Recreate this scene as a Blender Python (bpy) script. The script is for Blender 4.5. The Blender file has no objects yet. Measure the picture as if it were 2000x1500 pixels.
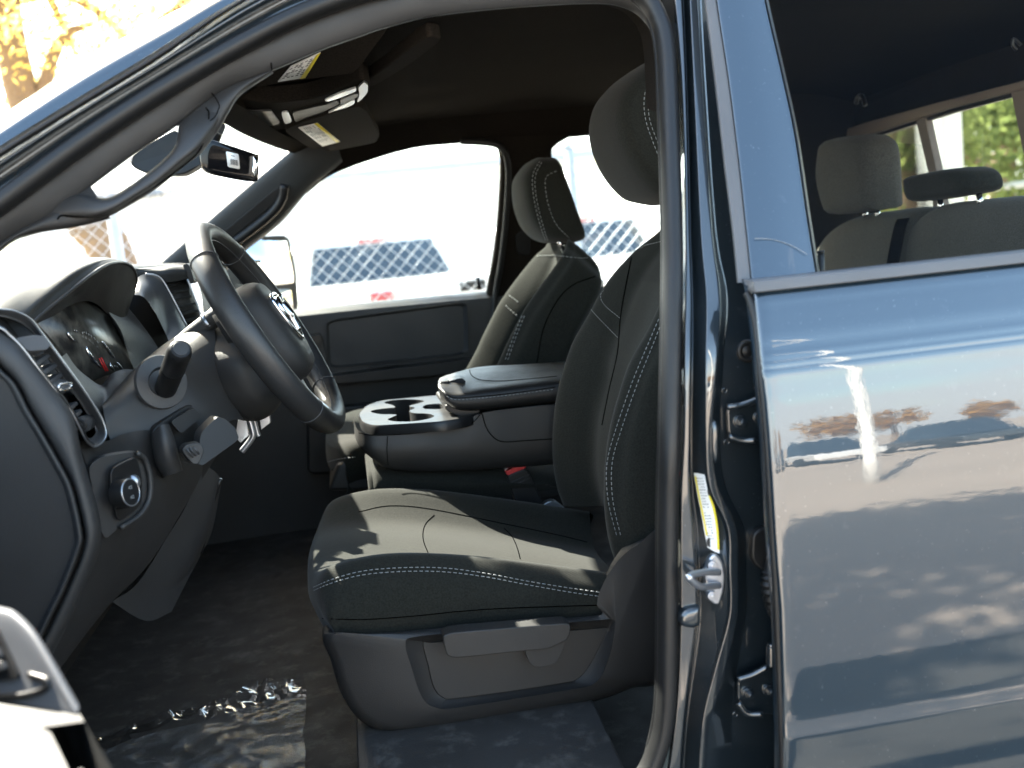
import bpy, bmesh, math, random
from mathutils import Vector, Matrix
random.seed(7)
SC = bpy.context.scene
COL = SC.collection
R = math.radians
V = Vector

# ------------------------------------------------------------------ camera
CAM = V((0, 0, 1.62))
YAW, PITCH, ROLL, FOC = R(8.56), R(7.87), R(5.71), 2000.0
FW = V((math.sin(YAW)*math.cos(PITCH), math.cos(YAW)*math.cos(PITCH), -math.sin(PITCH)))
R0 = V((math.cos(YAW), -math.sin(YAW), 0))
U0 = R0.cross(FW)
CR = R0*math.cos(ROLL) - U0*math.sin(ROLL)
CU = R0*math.sin(ROLL) + U0*math.cos(ROLL)

def ray(px, py): return CR*((px-1000)/FOC) + CU*((750-py)/FOC) + FW
def PY(px, py, y): d = ray(px, py); return CAM + d*(y/d.y)
def PX(px, py, x): d = ray(px, py); return CAM + d*(x/d.x)
def PZ(px, py, z): d = ray(px, py); return CAM + d*((z-CAM.z)/d.z)
def left_wall(z): return 1.12 + max(0.0, z-1.45)*0.42      # the side of the cab leans in above the belt
def right_wall(z): return 2.97 - max(0.0, z-1.47)*0.42
def PT(px, py, off=0.0):
    y = 1.15
    for _ in range(12): y = left_wall(PY(px, py, y).z) + off
    return PY(px, py, y)
def PR(px, py, off=0.0):
    y = 2.9
    for _ in range(12): y = right_wall(PY(px, py, y).z) + off
    return PY(px, py, y)
def row(pts, f, *a): return [f(p[0], p[1], *(a if len(p) == 2 else (p[2],))) for p in pts]

# ------------------------------------------------------------------ meshes
OFF = {}
def mk(name, verts, faces, mat, parent=None, smooth=True, sub=0, bevel=0.0, bseg=2, solid=0.0, soff=-1.0, wn=False, sharp=None, fix=False, mats=None, mi=None):
    off = OFF.get(parent.name, V((0, 0, 0))) if parent else V((0, 0, 0))
    me = bpy.data.meshes.new(name)
    me.from_pydata([tuple(V(v)-off) for v in verts], [], faces)
    if fix:
        bm = bmesh.new(); bm.from_mesh(me)
        bmesh.ops.remove_doubles(bm, verts=bm.verts, dist=1e-5)
        bmesh.ops.recalc_face_normals(bm, faces=bm.faces); bm.to_mesh(me); bm.free()
    me.update()
    for m in (mats or [mat]): me.materials.append(m)
    if mi:
        for p, k in zip(me.polygons, mi): p.material_index = k
    if smooth: me.shade_smooth()
    if sharp is not None: me.set_sharp_from_angle(angle=R(sharp))
    o = bpy.data.objects.new(name, me); COL.objects.link(o)
    if parent: o.parent = parent; OFF[o.name] = off
    else: OFF[o.name] = V((0, 0, 0))
    if solid:
        m = o.modifiers.new('s', 'SOLIDIFY'); m.thickness = solid; m.offset = soff
    if bevel:
        m = o.modifiers.new('b', 'BEVEL'); m.width = bevel; m.segments = bseg; m.limit_method = 'ANGLE'; m.angle_limit = R(30)
        m = o.modifiers.new('w', 'WEIGHTED_NORMAL'); m.keep_sharp = False
    if sub:
        m = o.modifiers.new('ss', 'SUBSURF'); m.levels = sub; m.render_levels = sub
    return o

def empty(name, loc, label=None, cat=None, group=None, rz=0):
    o = bpy.data.objects.new(name, None); COL.objects.link(o); o.location = loc; o.rotation_euler.z = rz
    o.empty_display_size = 0.2
    OFF[o.name] = V(loc)
    tag(o, label, cat, group); return o
def tag(o, label=None, cat=None, group=None, kind=None):
    if label: o['label'] = label
    if cat: o['category'] = cat
    if group: o['group'] = group
    if kind: o['kind'] = kind
    return o

def cr(pts, n=4, closed=False):
    """Catmull-Rom through pts (lists of Vectors)"""
    m = len(pts)
    if m < 3 and not closed:
        return [pts[0].lerp(pts[-1], i/n) for i in range(n+1)]
    out = []
    rng = range(m) if closed else range(m-1)
    for i in rng:
        if closed: p0, p1, p2, p3 = pts[(i-1) % m], pts[i], pts[(i+1) % m], pts[(i+2) % m]
        else:
            p1, p2 = pts[i], pts[i+1]
            p0 = pts[i-1] if i else p1*2-p2
            p3 = pts[i+2] if i+2 < m else p2*2-p1
        for k in range(n):
            t = k/n
            out.append(0.5*((2*p1) + (p2-p0)*t + (2*p0-5*p1+4*p2-p3)*t*t + (3*p1-p0-3*p2+p3)*t*t*t))
    if not closed: out.append(pts[-1].copy())
    return out

def netgrid(rows, su=4, sv=4, closed=False):
    rr = [cr(r, sv, closed) for r in rows]
    n = len(rr[0])
    cols = [cr([r[j] for r in rr], su) for j in range(n)]
    m = len(cols[0])
    return [[cols[j][i] for j in range(n)] for i in range(m)]

def gridfaces(m, n, closed=False, base=0):
    f = []
    for i in range(m-1):
        for j in range(n if closed else n-1):
            a = base+i*n+j; b = base+i*n+(j+1) % n
            f.append((a, b, b+n, a+n))
    return f

def net(name, rows, mat, parent=None, su=4, sv=4, closed=False, cap=False, **k):
    g = netgrid(rows, su, sv, closed)
    m, n = len(g), len(g[0])
    vs = [p for r in g for p in r]
    fs = gridfaces(m, n, closed)
    if cap:
        for i in (0, m-1):
            c = sum((g[i][j] for j in range(n)), V((0, 0, 0)))/n
            vs.append(c); ci = len(vs)-1
            for j in range(n): fs.append((i*n+j, i*n+(j+1) % n, ci))
        k.setdefault('fix', True)
    return mk(name, vs, fs, mat, parent, **k)

class MB:
    """collects pieces of one mesh"""
    def __init__(s): s.v = []; s.f = []; s.m = []
    def add(s, vs, fs, mi=0):
        b = len(s.v); s.v += [V(v) for v in vs]; s.f += [tuple(i+b for i in f) for f in fs]; s.m += [mi]*len(fs); return s
    def box(s, c, h, M=None, mi=0):
        M = M or Matrix.Identity(3); c = V(c)
        vs = [c + M @ V((sx*h[0], sy*h[1], sz*h[2])) for sz in (-1, 1) for sy in (-1, 1) for sx in (-1, 1)]
        return s.add(vs, [(0,2,3,1),(4,5,7,6),(0,1,5,4),(2,6,7,3),(0,4,6,2),(1,3,7,5)], mi)
    def tube(s, path, r, n=8, closed=False, cap=True, mi=0, flat=1.0, ref=None):
        m = len(path); vs = []
        up = V(ref) if ref else V((0.13, 0.31, 0.94))
        prev = None
        for i, p in enumerate(path):
            a = path[(i-1) % m] if (closed or i) else p
            b = path[(i+1) % m] if (closed or i < m-1) else p
            t = (b-a).normalized()
            if ref or prev is None:
                q = up - t*up.dot(t)
                if q.length < 1e-4: q = t.orthogonal()
                prev = q.normalized()
            else: prev = (prev - t*prev.dot(t)).normalized()
            w = t.cross(prev)
            rr = r[i] if isinstance(r, (list, tuple)) else r
            for k in range(n):
                an = 2*math.pi*k/n
                vs.append(p + prev*(math.cos(an)*rr*flat) + w*(math.sin(an)*rr))
        fs = []
        for i in range(m if closed else m-1):
            for k in range(n):
                a = i*n+k; b = i*n+(k+1) % n; c = ((i+1) % m)*n+(k+1) % n; d = ((i+1) % m)*n+k
                fs.append((a, b, c, d))
        if cap and not closed:
            fs.append(tuple(range(n))[::-1]); fs.append(tuple(range((m-1)*n, m*n)))
        return s.add(vs, fs, mi)
    def slab(s, pts, ex, mi=0):
        n = len(pts); ex = V(ex)
        vs = list(pts)+[V(p)+ex for p in pts]
        return s.add(vs, [tuple(range(n))[::-1], tuple(range(n, 2*n))]+[(i, (i+1) % n, (i+1) % n+n, i+n) for i in range(n)], mi)
    def prism(s, a, b, r1, r2=None, n=16, mi=0):
        return s.tube([V(a), V(b)], [r1, r2 if r2 is not None else r1], n, mi=mi)
    def make(s, name, mat, parent=None, **k):
        k.setdefault('fix', True)
        if len(set(s.m)) > 1 and k.get('mats'): k['mi'] = s.m; k['fix'] = False
        return mk(name, s.v, s.f, mat, parent, **k)

def slab(name, pts, ex, mat, parent=None, bevel=0.003, bseg=2, **k):
    return MB().slab(pts, ex).make(name, mat, parent, bevel=bevel, bseg=bseg, **k)
def rnd(pts, n=5, r=0.3):
    """round a polygon's corners: each corner is replaced by a small curve"""
    out = []; m = len(pts)
    for i in range(m):
        a, b, c = pts[i-1], pts[i], pts[(i+1) % m]
        p, q = b.lerp(a, r), b.lerp(c, r)
        for k in range(n+1):
            t = k/n; out.append(p*(1-t)**2 + b*2*t*(1-t) + q*t*t)
    return out
def tube(name, path, r, mat, parent=None, n=8, closed=False, flat=1.0, ref=None, **k):
    return MB().tube(path, r, n, closed, flat=flat, ref=ref).make(name, mat, parent, **k)
def sweep(name, path, prof, ref, mat, parent=None, closed=False, **k):
    """profile (a along t x ref, b along ref) swept on path"""
    m = len(path); n = len(prof); vs = []
    ref = V(ref)
    for i, p in enumerate(path):
        a = path[i-1] if i else p; b = path[i+1] if i < m-1 else p
        t = (b-a).normalized()
        nn = t.cross(ref).normalized(); bb = nn.cross(t)
        for (u, w) in prof: vs.append(p+nn*u+bb*w)
    fs = gridfaces(m, n, closed)
    return mk(name, vs, fs, mat, parent, **k)
def dashes(mb, path, ln, gap, r, n=4):
    """stitches along a polyline"""
    d = [0.0]
    for a, b in zip(path, path[1:]): d.append(d[-1]+(b-a).length)
    def at(s):
        for i in range(len(path)-1):
            if s <= d[i+1] or i == len(path)-2:
                return path[i].lerp(path[i+1], (s-d[i])/max(1e-9, d[i+1]-d[i]))
    s = 0
    while s+ln < d[-1]:
        mb.tube([at(s), at(s+ln)], r, n); s += ln+gap
    return mb
def text_mesh(body, size, depth=0.0):
    cu = bpy.data.curves.new('t', 'FONT'); cu.body = body; cu.size = size; cu.align_x = 'CENTER'; cu.align_y = 'CENTER'; cu.extrude = depth
    o = bpy.data.objects.new('t', cu); COL.objects.link(o)
    me = bpy.data.meshes.new_from_object(o.evaluated_get(bpy.context.evaluated_depsgraph_get()))
    vs = [v.co.copy() for v in me.vertices]; fs = [tuple(p.vertices) for p in me.polygons]
    bpy.data.objects.remove(o); bpy.data.meshes.remove(me); bpy.data.curves.remove(cu)
    return vs, fs

# ------------------------------------------------------------------ materials
def newmat(name):
    m = bpy.data.materials.new(name); m.use_nodes = True
    nt = m.node_tree; b = nt.nodes['Principled BSDF']
    return m, nt, b
def nd(nt, t, **k):
    n = nt.nodes.new(t)
    for a, v in k.items():
        if hasattr(n, a): setattr(n, a, v)
        else: n.inputs[a.replace('_', ' ')].default_value = v
    return n
def coords(nt, scale=(1, 1, 1)):
    tc = nd(nt, 'ShaderNodeTexCoord'); mp = nd(nt, 'ShaderNodeMapping'); mp.inputs['Scale'].default_value = scale
    nt.links.new(tc.outputs['Object'], mp.inputs['Vector']); return mp.outputs[0]
def noise(nt, vec, scale, detail=2, rough=.5):
    n = nd(nt, 'ShaderNodeTexNoise'); n.inputs['Scale'].default_value = scale; n.inputs['Detail'].default_value = detail; n.inputs['Roughness'].default_value = rough
    nt.links.new(vec, n.inputs['Vector']); return n.outputs['Fac']
def ramp(nt, fac, stops):
    r = nd(nt, 'ShaderNodeValToRGB'); e = r.color_ramp.elements
    while len(e) < len(stops): e.new(.5)
    for el, (p, c) in zip(e, stops):
        el.position = p; el.color = (c[0], c[1], c[2], 1) if isinstance(c, (tuple, list)) else (c, c, c, 1)
    nt.links.new(fac, r.inputs[0]); return r.outputs[0]
def mixc(nt, fac, a, b, mode='MIX'):
    n = nd(nt, 'ShaderNodeMix', data_type='RGBA', blend_type=mode)
    for s, x in ((0, fac), (6, a), (7, b)):
        if hasattr(x, 'links') or hasattr(x, 'is_linked'): nt.links.new(x, n.inputs[s])
        else: n.inputs[s].default_value = x if s == 0 else (*x[:3], 1)
    return n.outputs[2]
def bump(nt, b, h, dist=.001, strength=1.0, prev=None):
    n = nd(nt, 'ShaderNodeBump'); n.inputs['Distance'].default_value = dist; n.inputs['Strength'].default_value = strength
    nt.links.new(h, n.inputs['Height'])
    if prev: nt.links.new(prev, n.inputs['Normal'])
    if b: nt.links.new(n.outputs[0], b.inputs['Normal'])
    return n.outputs[0]
def plastic(name, col, rough=.5, grain=700, gb=.0006, dust=.0, spec=.4, var=.25):
    m, nt, b = newmat(name); c = coords(nt)
    big = noise(nt, c, 6, 3)
    base = mixc(nt, big, [x*(1-var) for x in col], [x*(1+var) for x in col])
    if dust:
        d = ramp(nt, noise(nt, c, 23, 6, .7), [(.52, 0.), (.74, dust*1.5)])
        base = mixc(nt, d, base, (.32, .30, .27))
    nt.links.new(base, b.inputs['Base Color'])
    rr = ramp(nt, noise(nt, c, 14, 4), [(.3, max(.03, rough-.08)), (.7, rough+.08)])
    nt.links.new(rr, b.inputs['Roughness']); b.inputs['Specular IOR Level'].default_value = spec
    if grain:
        vo = nd(nt, 'ShaderNodeTexVoronoi'); vo.inputs['Scale'].default_value = grain; nt.links.new(c, vo.inputs['Vector'])
        bump(nt, b, vo.outputs['Distance'], gb, .6)
    return m
def fabric(name, col, scale=620, bb=.0005, sheen=.08, big=.2, spec=.05):
    m, nt, b = newmat(name); c = coords(nt)
    hs = []
    for rot, s in (((0, 0, 0), scale), ((1.57, .4, .7), scale)):
        mp = nd(nt, 'ShaderNodeMapping'); mp.inputs['Rotation'].default_value = rot; nt.links.new(c, mp.inputs['Vector'])
        w = nd(nt, 'ShaderNodeTexWave', wave_type='BANDS', bands_direction='DIAGONAL'); w.inputs['Scale'].default_value = s/6.28; w.inputs['Distortion'].default_value = 1.2
        nt.links.new(mp.outputs[0], w.inputs['Vector']); hs.append(w.outputs['Fac'])
    mu = nd(nt, 'ShaderNodeMath', operation='MULTIPLY'); nt.links.new(hs[0], mu.inputs[0]); nt.links.new(hs[1], mu.inputs[1])
    fine = noise(nt, c, 420, 2)
    k1 = mixc(nt, ramp(nt, fine, [(.3, 0.), (.7, 1.)]), [x*.68 for x in col], [x*1.32 for x in col])
    k2 = mixc(nt, noise(nt, c, 7, 3), (1-big,)*3, (1+big,)*3)
    nt.links.new(mixc(nt, 1.0, k1, k2, 'MULTIPLY'), b.inputs['Base Color'])
    b.inputs['Roughness'].default_value = .92; b.inputs['Specular IOR Level'].default_value = spec
    b.inputs['Sheen Weight'].default_value = sheen; b.inputs['Sheen Roughness'].default_value = .5
    bump(nt, b, mu.outputs[0], bb*.45, .5)
    # soft puckers of the padding
    return m
def flat_mat(name, col, rough=.5, metal=0.0, spec=.5, coat=0, emit=None):
    m, nt, b = newmat(name)
    c = coords(nt)
    nt.links.new(mixc(nt, noise(nt, c, 9, 4), [x*.85 for x in col], [min(1, x*1.12) for x in col]), b.inputs['Base Color'])
    b.inputs['Roughness'].default_value = rough; b.inputs['Metallic'].default_value = metal
    b.inputs['Specular IOR Level'].default_value = spec; b.inputs['Coat Weight'].default_value = coat
    return m
def glass_mat(name, tint=(.92, .96, .95), rmin=1.0):
    m = bpy.data.materials.new(name); m.use_nodes = True; nt = m.node_tree; nt.nodes.clear()
    out = nd(nt, 'ShaderNodeOutputMaterial'); tr = nd(nt, 'ShaderNodeBsdfTransparent'); gl = nd(nt, 'ShaderNodeBsdfGlossy'); fr = nd(nt, 'ShaderNodeLayerWeight'); mx = nd(nt, 'ShaderNodeMixShader')
    tr.inputs[0].default_value = (*tint, 1); gl.inputs['Roughness'].default_value = 0.0; fr.inputs[0].default_value = .5
    pw = nd(nt, 'ShaderNodeMath', operation='POWER'); pw.inputs[1].default_value = 5; nt.links.new(fr.outputs['Facing'], pw.inputs[0])
    ml = nd(nt, 'ShaderNodeMath', operation='MULTIPLY_ADD'); ml.inputs[1].default_value = .9*rmin; ml.inputs[2].default_value = .03*rmin; nt.links.new(pw.outputs[0], ml.inputs[0])
    nt.links.new(ml.outputs[0], mx.inputs[0]); nt.links.new(tr.outputs[0], mx.inputs[1]); nt.links.new(gl.outputs[0], mx.inputs[2]); nt.links.new(mx.outputs[0], out.inputs[0])
    return m
def paint_mat(name, col, speck=True, coat=1.0, metal=.55, rough=.32):
    m, nt, b = newmat(name); c = coords(nt)
    fl = noise(nt, c, 2500, 1)
    base = mixc(nt, fl, [x*.7 for x in col], [x*1.3 for x in col])
    if speck:
        d1 = ramp(nt, noise(nt, c, 260, 2), [(.70, 0.), (.80, .35)])
        d2 = ramp(nt, noise(nt, c, 40, 6, .75), [(.60, 0.), (.8, .10)])
        ad = nd(nt, 'ShaderNodeMath', operation='ADD'); nt.links.new(d1, ad.inputs[0]); nt.links.new(d2, ad.inputs[1])
        base = mixc(nt, ad.outputs[0], base, (.25, .27, .3))
    nt.links.new(base, b.inputs['Base Color'])
    b.inputs['Metallic'].default_value = metal; b.inputs['Roughness'].default_value = rough
    b.inputs['Coat Weight'].default_value = coat; b.inputs['Coat Roughness'].default_value = .015; b.inputs['Coat IOR'].default_value = 1.86
    n1 = bump(nt, None, noise(nt, c, 130, 2), .0004, .05)
    nt.links.new(n1, b.inputs['Coat Normal'])
    return m

M = {}
M['plastic'] = plastic('black_grained_plastic', (.0185, .018, .0178), .5, 1100, .0004)
M['dashplastic'] = plastic('charcoal_dash_plastic', (.026, .026, .0262), .47, 1100, .0004)
M['softpad'] = plastic('soft_dash_pad', (.019, .020, .020), .58, 1000, .0004, spec=.3)
M['darkplastic'] = plastic('dark_plastic', (.015, .0146, .0142), .5, 900, .0003)
M['smoothplastic'] = plastic('smooth_black_plastic', (.009, .009, .0094), .40, 0, spec=.32)
M['greyplastic'] = plastic('grey_trim_plastic', (.038, .039, .041), .42, 700, .0003)
M['dusty'] = plastic('dusty_vinyl', (.021, .0185, .0165), .65, 500, .0005, dust=.10, spec=.2)
M['leather'] = plastic('black_leather', (.013, .013, .0134), .42, 900, .0004)
M['piano'] = plastic('gloss_black', (.006, .006, .007), .08, 0)
M['fabric'] = fabric('charcoal_seat_cloth', (.0150, .0156, .0130))
M['fabric_mid'] = fabric('grey_seat_insert_cloth', (.0205, .0208, .0170), 700, .0004)
M['headcloth'] = fabric('headliner_cloth', (.0120, .0102, .0085), 600, .0002, 0, .2, .02)
M['visorcloth'] = fabric('visor_cloth', (.020, .0175, .015), 600, .0002, 0, .2, .03)
M['vinyl'] = plastic('armrest_vinyl', (.017, .0166, .0162), .45, 900, .0003)
M['thread'] = flat_mat('pale_thread', (.24, .25, .25), .8)
M['pillarplastic_lit'] = plastic('skylit_pillar_plastic', (.034, .037, .038), .5, 900, .0003)  # trim plastic made paler, skylight from the windscreen put into its colour
M['fabric_rear_lit'] = fabric('lit_rear_bench_cloth', (.075, .073, .066))  # seat cloth made paler, the rear window's light put into its colour
M['framegrey'] = plastic('grey_door_frame_vinyl', (.085, .088, .094), .45, 0)
M['leverplastic'] = plastic('smooth_lever_plastic', (.030, .030, .031), .42, 0)
M['silltrim'] = plastic('satin_sill_plastic', (.027, .026, .025), .48, 600, .0003, dust=.12)
M['seam'] = flat_mat('seam_shadow_thread', (.002, .002, .002), .9, 0, .0)
M['rubber'] = plastic('weatherstrip_rubber', (.0085, .0088, .0093), .42, 900, .0003)
M['paint'] = paint_mat('dark_blue_metallic_paint', (.010, .026, .042))
M['paint_in'] = paint_mat('dark_blue_jamb_paint', (.012, .019, .025), True, 1.0, .4, .4)
M['glass'] = glass_mat('window_glass', (.93, .96, .95))
M['rearglass'] = glass_mat('privacy_glass', (.93, .93, .90), .2)
M['chrome'] = flat_mat('chrome', (.75, .76, .78), .12, 1.0)
M['satin'] = flat_mat('satin_silver_trim', (.42, .44, .47), .3, .85)
M['steel'] = flat_mat('zinc_plated_steel', (.5, .52, .56), .33, .9)
M['whitepaper'] = flat_mat('white_label_paper', (.8, .8, .78), .5)
M['yellowpaper'] = flat_mat('yellow_label_band', (.75, .62, .04), .5)
M['blackink'] = flat_mat('black_ink', (.02, .02, .02), .6)
M['red'] = flat_mat('red_plastic', (.5, .02, .02), .4)
M['carpet'] = fabric('black_carpet', (.016, .016, .016), 300, .001, .1, .4)
M['mirror'] = flat_mat('mirror_glass', (.9, .9, .9), .02, 1.0)
M['lens'] = flat_mat('clear_lamp_lens', (.72, .73, .74), .18, 0, .8)
# ================================================================== the truck
TRUCK = empty('pickup_truck', (0.3, 2.05, 0), 'dark blue crew cab pickup truck standing with its front door open, cloth interior in view', 'pickup truck')
A0 = [(-640,690),(-430,540),(-160,340),(0,228),(180,108),(354,15),(480,-45),(700,-120),(1000,-170),(1320,-190)]
A1 = [(-640,735),(-430,592),(-160,392),(0,285),(150,192),(300,102),(462,0),(640,-80),(960,-135),(1330,-150)]
A2 = [(-640,755),(-430,616),(-160,416),(0,309),(160,209),(305,120),(485,0),(660,-70),(960,-115),(1330,-130)]
A3 = [(-640,768),(-430,630),(-160,430),(0,324),(150,226),(300,135),(525,0),(680,-60),(960,-100),(1330,-118)]
A4 = [(-640,815),(-430,685),(-160,485),(0,372),(150,264),(300,168),(480,63),(600,3),(860,-75),(1320,-75)]
A5 = [(-640,860),(-430,732),(-160,532),(0,415),(150,300),(300,198),(450,111),(600,34),(745,-8),(1180,-45)]
def arcnet(name, arcs, mat, **k):
    return net(name, [row([p for p in a], PT, o) for a, o in arcs], mat, TRUCK, 3, 5, **k)
arcnet('roof_rail', [(A0, .16), ([(x+3, y+5) for x, y in A0], .05), ([(a[0]*.6+b[0]*.4, a[1]*.6+b[1]*.4) for a, b in zip(A0, A1)], -.008), (A1, -.012)], M['paint'], sub=1)
arcnet('roof_gutter_seal', [(A1, -.004), ([(a[0]*.5+b[0]*.5, a[1]*.5+b[1]*.5) for a, b in zip(A1, A2)], -.016), (A2, -.006)], M['rubber'])
arcnet('door_aperture_flange', [(A2, .012), ([(a[0]*.5+b[0]*.5, a[1]*.5+b[1]*.5) for a, b in zip(A2, A3)], -.002), (A3, .002), ([(a[0]*.6+b[0]*.4, a[1]*.6+b[1]*.4) for a, b in zip(A3, A4)], .028), (A4, .018), (A5, .05)], M['paint_in'])

SEAL = [(-640,838),(-430,708),(-160,508),(0,393),(150,282),(300,183),(465,87),(600,20),(750,-30),(900,-55),(1100,-60),(1200,-45),(1262,-5),(1290,40),(1303,100),(1310,250),(1316,450),(1316,600),(1311,850),(1307,1000),(1306,1250),(1303,1380),(1289,1460),(1256,1530),(1180,1610)]
sp = cr(row(SEAL, PT, .008), 6)
hr = .0118
prof = [(-hr*1.0, .012), (-hr*1.02, .002), (-hr*.7, -.008), (-.001, -.012), (hr*.55, -.0095), (hr*.9, -.002), (hr*.95, .012)]
prof = cr([V((a, b, 0)) for a, b in prof], 3); prof = [(p.x, p.y) for p in prof]
sweep('door_weatherstrip', sp, prof, (0, 1, 0), M['rubber'], TRUCK)
lip = cr([p + V((0, .012, 0)) for p in row([(x*1.0-(12 if x > 1270 else 4), y+(10 if x < 1270 else 0)) for x, y in SEAL], PT, .008)], 6)
tube('weatherstrip_lip', lip, .0055, M['rubber'], TRUCK, 8)

# ---- B pillar between the doors
ST = [  # y, then (px, offset) columns: under the seal, first ridge, channel, second ridge, hinge recess
 (-90, (1296,1310,1327,1330,1340,1343,1357,1364,1400)), (150, (1322,1331,1338,1341,1352,1355,1371,1377,1420)),
 (450, (1330,1339,1345,1348,1366,1369,1391,1398,1450)), (580, (1331,1339,1349,1352,1376,1380,1407,1420,1500)),
 (700, (1330,1338,1348,1352,1375,1379,1402,1412,1520)), (850, (1327,1336,1346,1350,1375,1379,1391,1404,1540)),
 (950, (1322,1331,1346,1352,1382,1386,1402,1416,1545)), (1030,(1320,1330,1352,1360,1416,1421,1437,1452,1550)),
 (1110,(1320,1330,1357,1364,1420,1425,1441,1456,1555)), (1200,(1320,1330,1360,1367,1420,1425,1440,1456,1560)),
 (1300,(1318,1327,1348,1356,1394,1399,1418,1440,1560)), (1400,(1310,1320,1336,1343,1369,1374,1390,1430,1570)),
 (1500,(1296,1307,1328,1335,1361,1366,1382,1432,1570)), (1640,(1260,1284,1322,1332,1357,1361,1378,1432,1570))]
OFS = (.035, .001, -.001, .026, .003, -.004, -.003, .022, .026)
rows = []
for y, xs_ in ST:
    r = [PT(xs_[0]-14, y, .06)]
    for x, o in zip(xs_, OFS): r.append(PT(x, y, o))
    rows.append(r)
rr_ = [cr([r[j] for r in rows], 6) for j in range(10)]
vs_p = [rr_[j][i] for i in range(len(rr_[0])) for j in range(10)]
pil = mk('door_pillar', vs_p, gridfaces(len(rr_[0]), 10), M['paint_in'], TRUCK, bevel=.0022, bseg=3)
# label running down the channel
def chan_off(px, y):
    for (y0, a0), (y1, a1) in zip(ST, ST[1:]):
        if y0 <= y <= y1:
            t = (y-y0)/(y1-y0); l = a0[3]+(a1[3]-a0[3])*t; r_ = a0[4]+(a1[4]-a0[4])*t
            return .026+(.003-.026)*(px-l)/(r_-l)
def chan(px, y, lift=.0050): return PT(px, y, chan_off(px, y)-lift)
lab = [[(1355,924),(1361,924),(1366,925),(1376,927)],[(1361,960),(1366,960),(1371,960),(1383,961)],[(1369,1000),(1375,999),(1381,998),(1394,998)],[(1376,1040),(1382,1039),(1388,1038),(1401,1038)],[(1381,1064),(1387,1066),(1392,1069),(1405,1074)],[(1382,1069),(1388,1073),(1393,1076),(1405,1081)]]
lb = net('safety_label', [[chan(*p) for p in r] for r in lab], M['whitepaper'], pil, 5, 4)
net('yellow_band', [[chan(px, y, .0056) for px, y in r] for r in ([(1356.5,930),(1359.5,930)],[(1362,960),(1365,960)],[(1370,1000),(1373.5,1000)],[(1376,1030),(1379.5,1030)],[(1379,1046),(1382.5,1046)])], M['yellowpaper'], pil, 4, 2)
net('yellow_band', [[chan(px, y, .0056) for px, y in r] for r in ([(1383,968),(1386.5,968)],[(1391,990),(1395,989)],[(1397,1020),(1401,1019)],[(1400,1050),(1404,1049)],[(1401,1074),(1405,1074)])], M['yellowpaper'], pil, 4, 2)
b = MB()
for i in range(22):      # rows of small print, and the round airbag symbol at the foot
    t = i/21; y = 934+t*118; x = 1361+t*22+ (t*(1-t))*8
    for k in range(3):
        if random.random() < .8: b.slab([chan(x+k*4.2, y+random.uniform(-1, 1), .0056), chan(x+k*4.2+random.uniform(1.8, 3.4), y, .0056), chan(x+k*4.2+3, y+1.0, .0056), chan(x+k*4.2, y+1.0, .0056)], (0, .0004, 0))
c0 = chan(1385.5, 1059.5, .0056)
b.slab([c0+V((math.cos(a)*.0031, 0, math.sin(a)*.0058)) for a in [k*math.pi/10 for k in range(20)]], (0, .0004, 0))
b.slab([chan(1381, 957, .0056), chan(1387, 957, .0056), chan(1389, 967, .0056), chan(1383, 967, .0056)], (0, .0005, 0))
b.make('label_print', M['blackink'], pil, smooth=False)
# striker
stp = rnd([PT(x, y, .001) for x, y in ((1392,1083),(1402,1083),(1413,1100),(1417,1130),(1413,1160),(1405,1182),(1394,1181),(1381,1168),(1379,1140),(1375,1115),(1383,1095))], 4, .35)
st = slab('door_striker', stp, (0, .010, 0), M['steel'], TRUCK, bevel=.0025)
lp = [PT(1404,1118,-.002), PT(1384,1117,-.012), PT(1358,1121,-.026), PT(1346,1126,-.034), PT(1348,1131,-.034), PT(1368,1146,-.026), PT(1388,1145,-.012), PT(1404,1143,-.002)]
tube('striker_loop', cr(lp, 6), .0042, M['steel'], st, 10)
for x, y in ((1390,1104),(1390,1163)):
    b = MB(); c = PT(x, y, -.002); b.prism(c+V((0,.004,0)), c-V((0,.003,0)), .0065, .0055, 20); b.prism(c-V((0,.0029,0)), c-V((0,.0042,0)), .0035, .003, 6); b.make('bolt', M['steel'], st, bevel=.0006)
# bump stop, slot drain and plugs
bs = rnd([PT(x, y, -.004) for x, y in ((1326,1200),(1336,1187),(1364,1180),(1368,1186),(1368,1218),(1352,1226),(1330,1222),(1325,1212))], 4, .3)
def dome(name, poly, h, mat, par):
    c = sum(poly, V())/len(poly)
    add_r = [[p+V((0, .02, 0)) for p in poly], poly, [c+(p-c)*.93+V((0, -h*.5, 0)) for p in poly], [c+(p-c)*.78+V((0, -h*.85, 0)) for p in poly], [c+(p-c)*.5+V((0, -h, 0)) for p in poly], [c+(p-c)*.12+V((0, -h*1.03, 0)) for p in poly]]
    n = len(poly); b = MB(); b.add([q for r in add_r for q in r], gridfaces(6, n, True)+[tuple(range(5*n, 6*n))])
    return b.make(name, mat, par)
dome('bump_stop', bs, .008, M['paint_in'], pil)
dome('drain_slot', rnd([PT(x, y, -.002) for x, y in ((1391,823),(1397,821),(1402,832),(1402,880),(1399,906),(1394,902),(1388,880),(1388,840))], 4, .35), .005, M['paint_in'], pil)
b = MB(); c = PT(1460, 685, .018)
b.tube([c+V((math.cos(a)*.0105, 0, math.sin(a)*.0105)) for a in [k*math.pi/12 for k in range(24)]], .0035, 8, True); b.prism(c+V((0,.004,0)), c+V((0,-.002,0)), .0085, .007, 24)
b.make('rubber_plug', M['rubber'], TRUCK)
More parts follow.
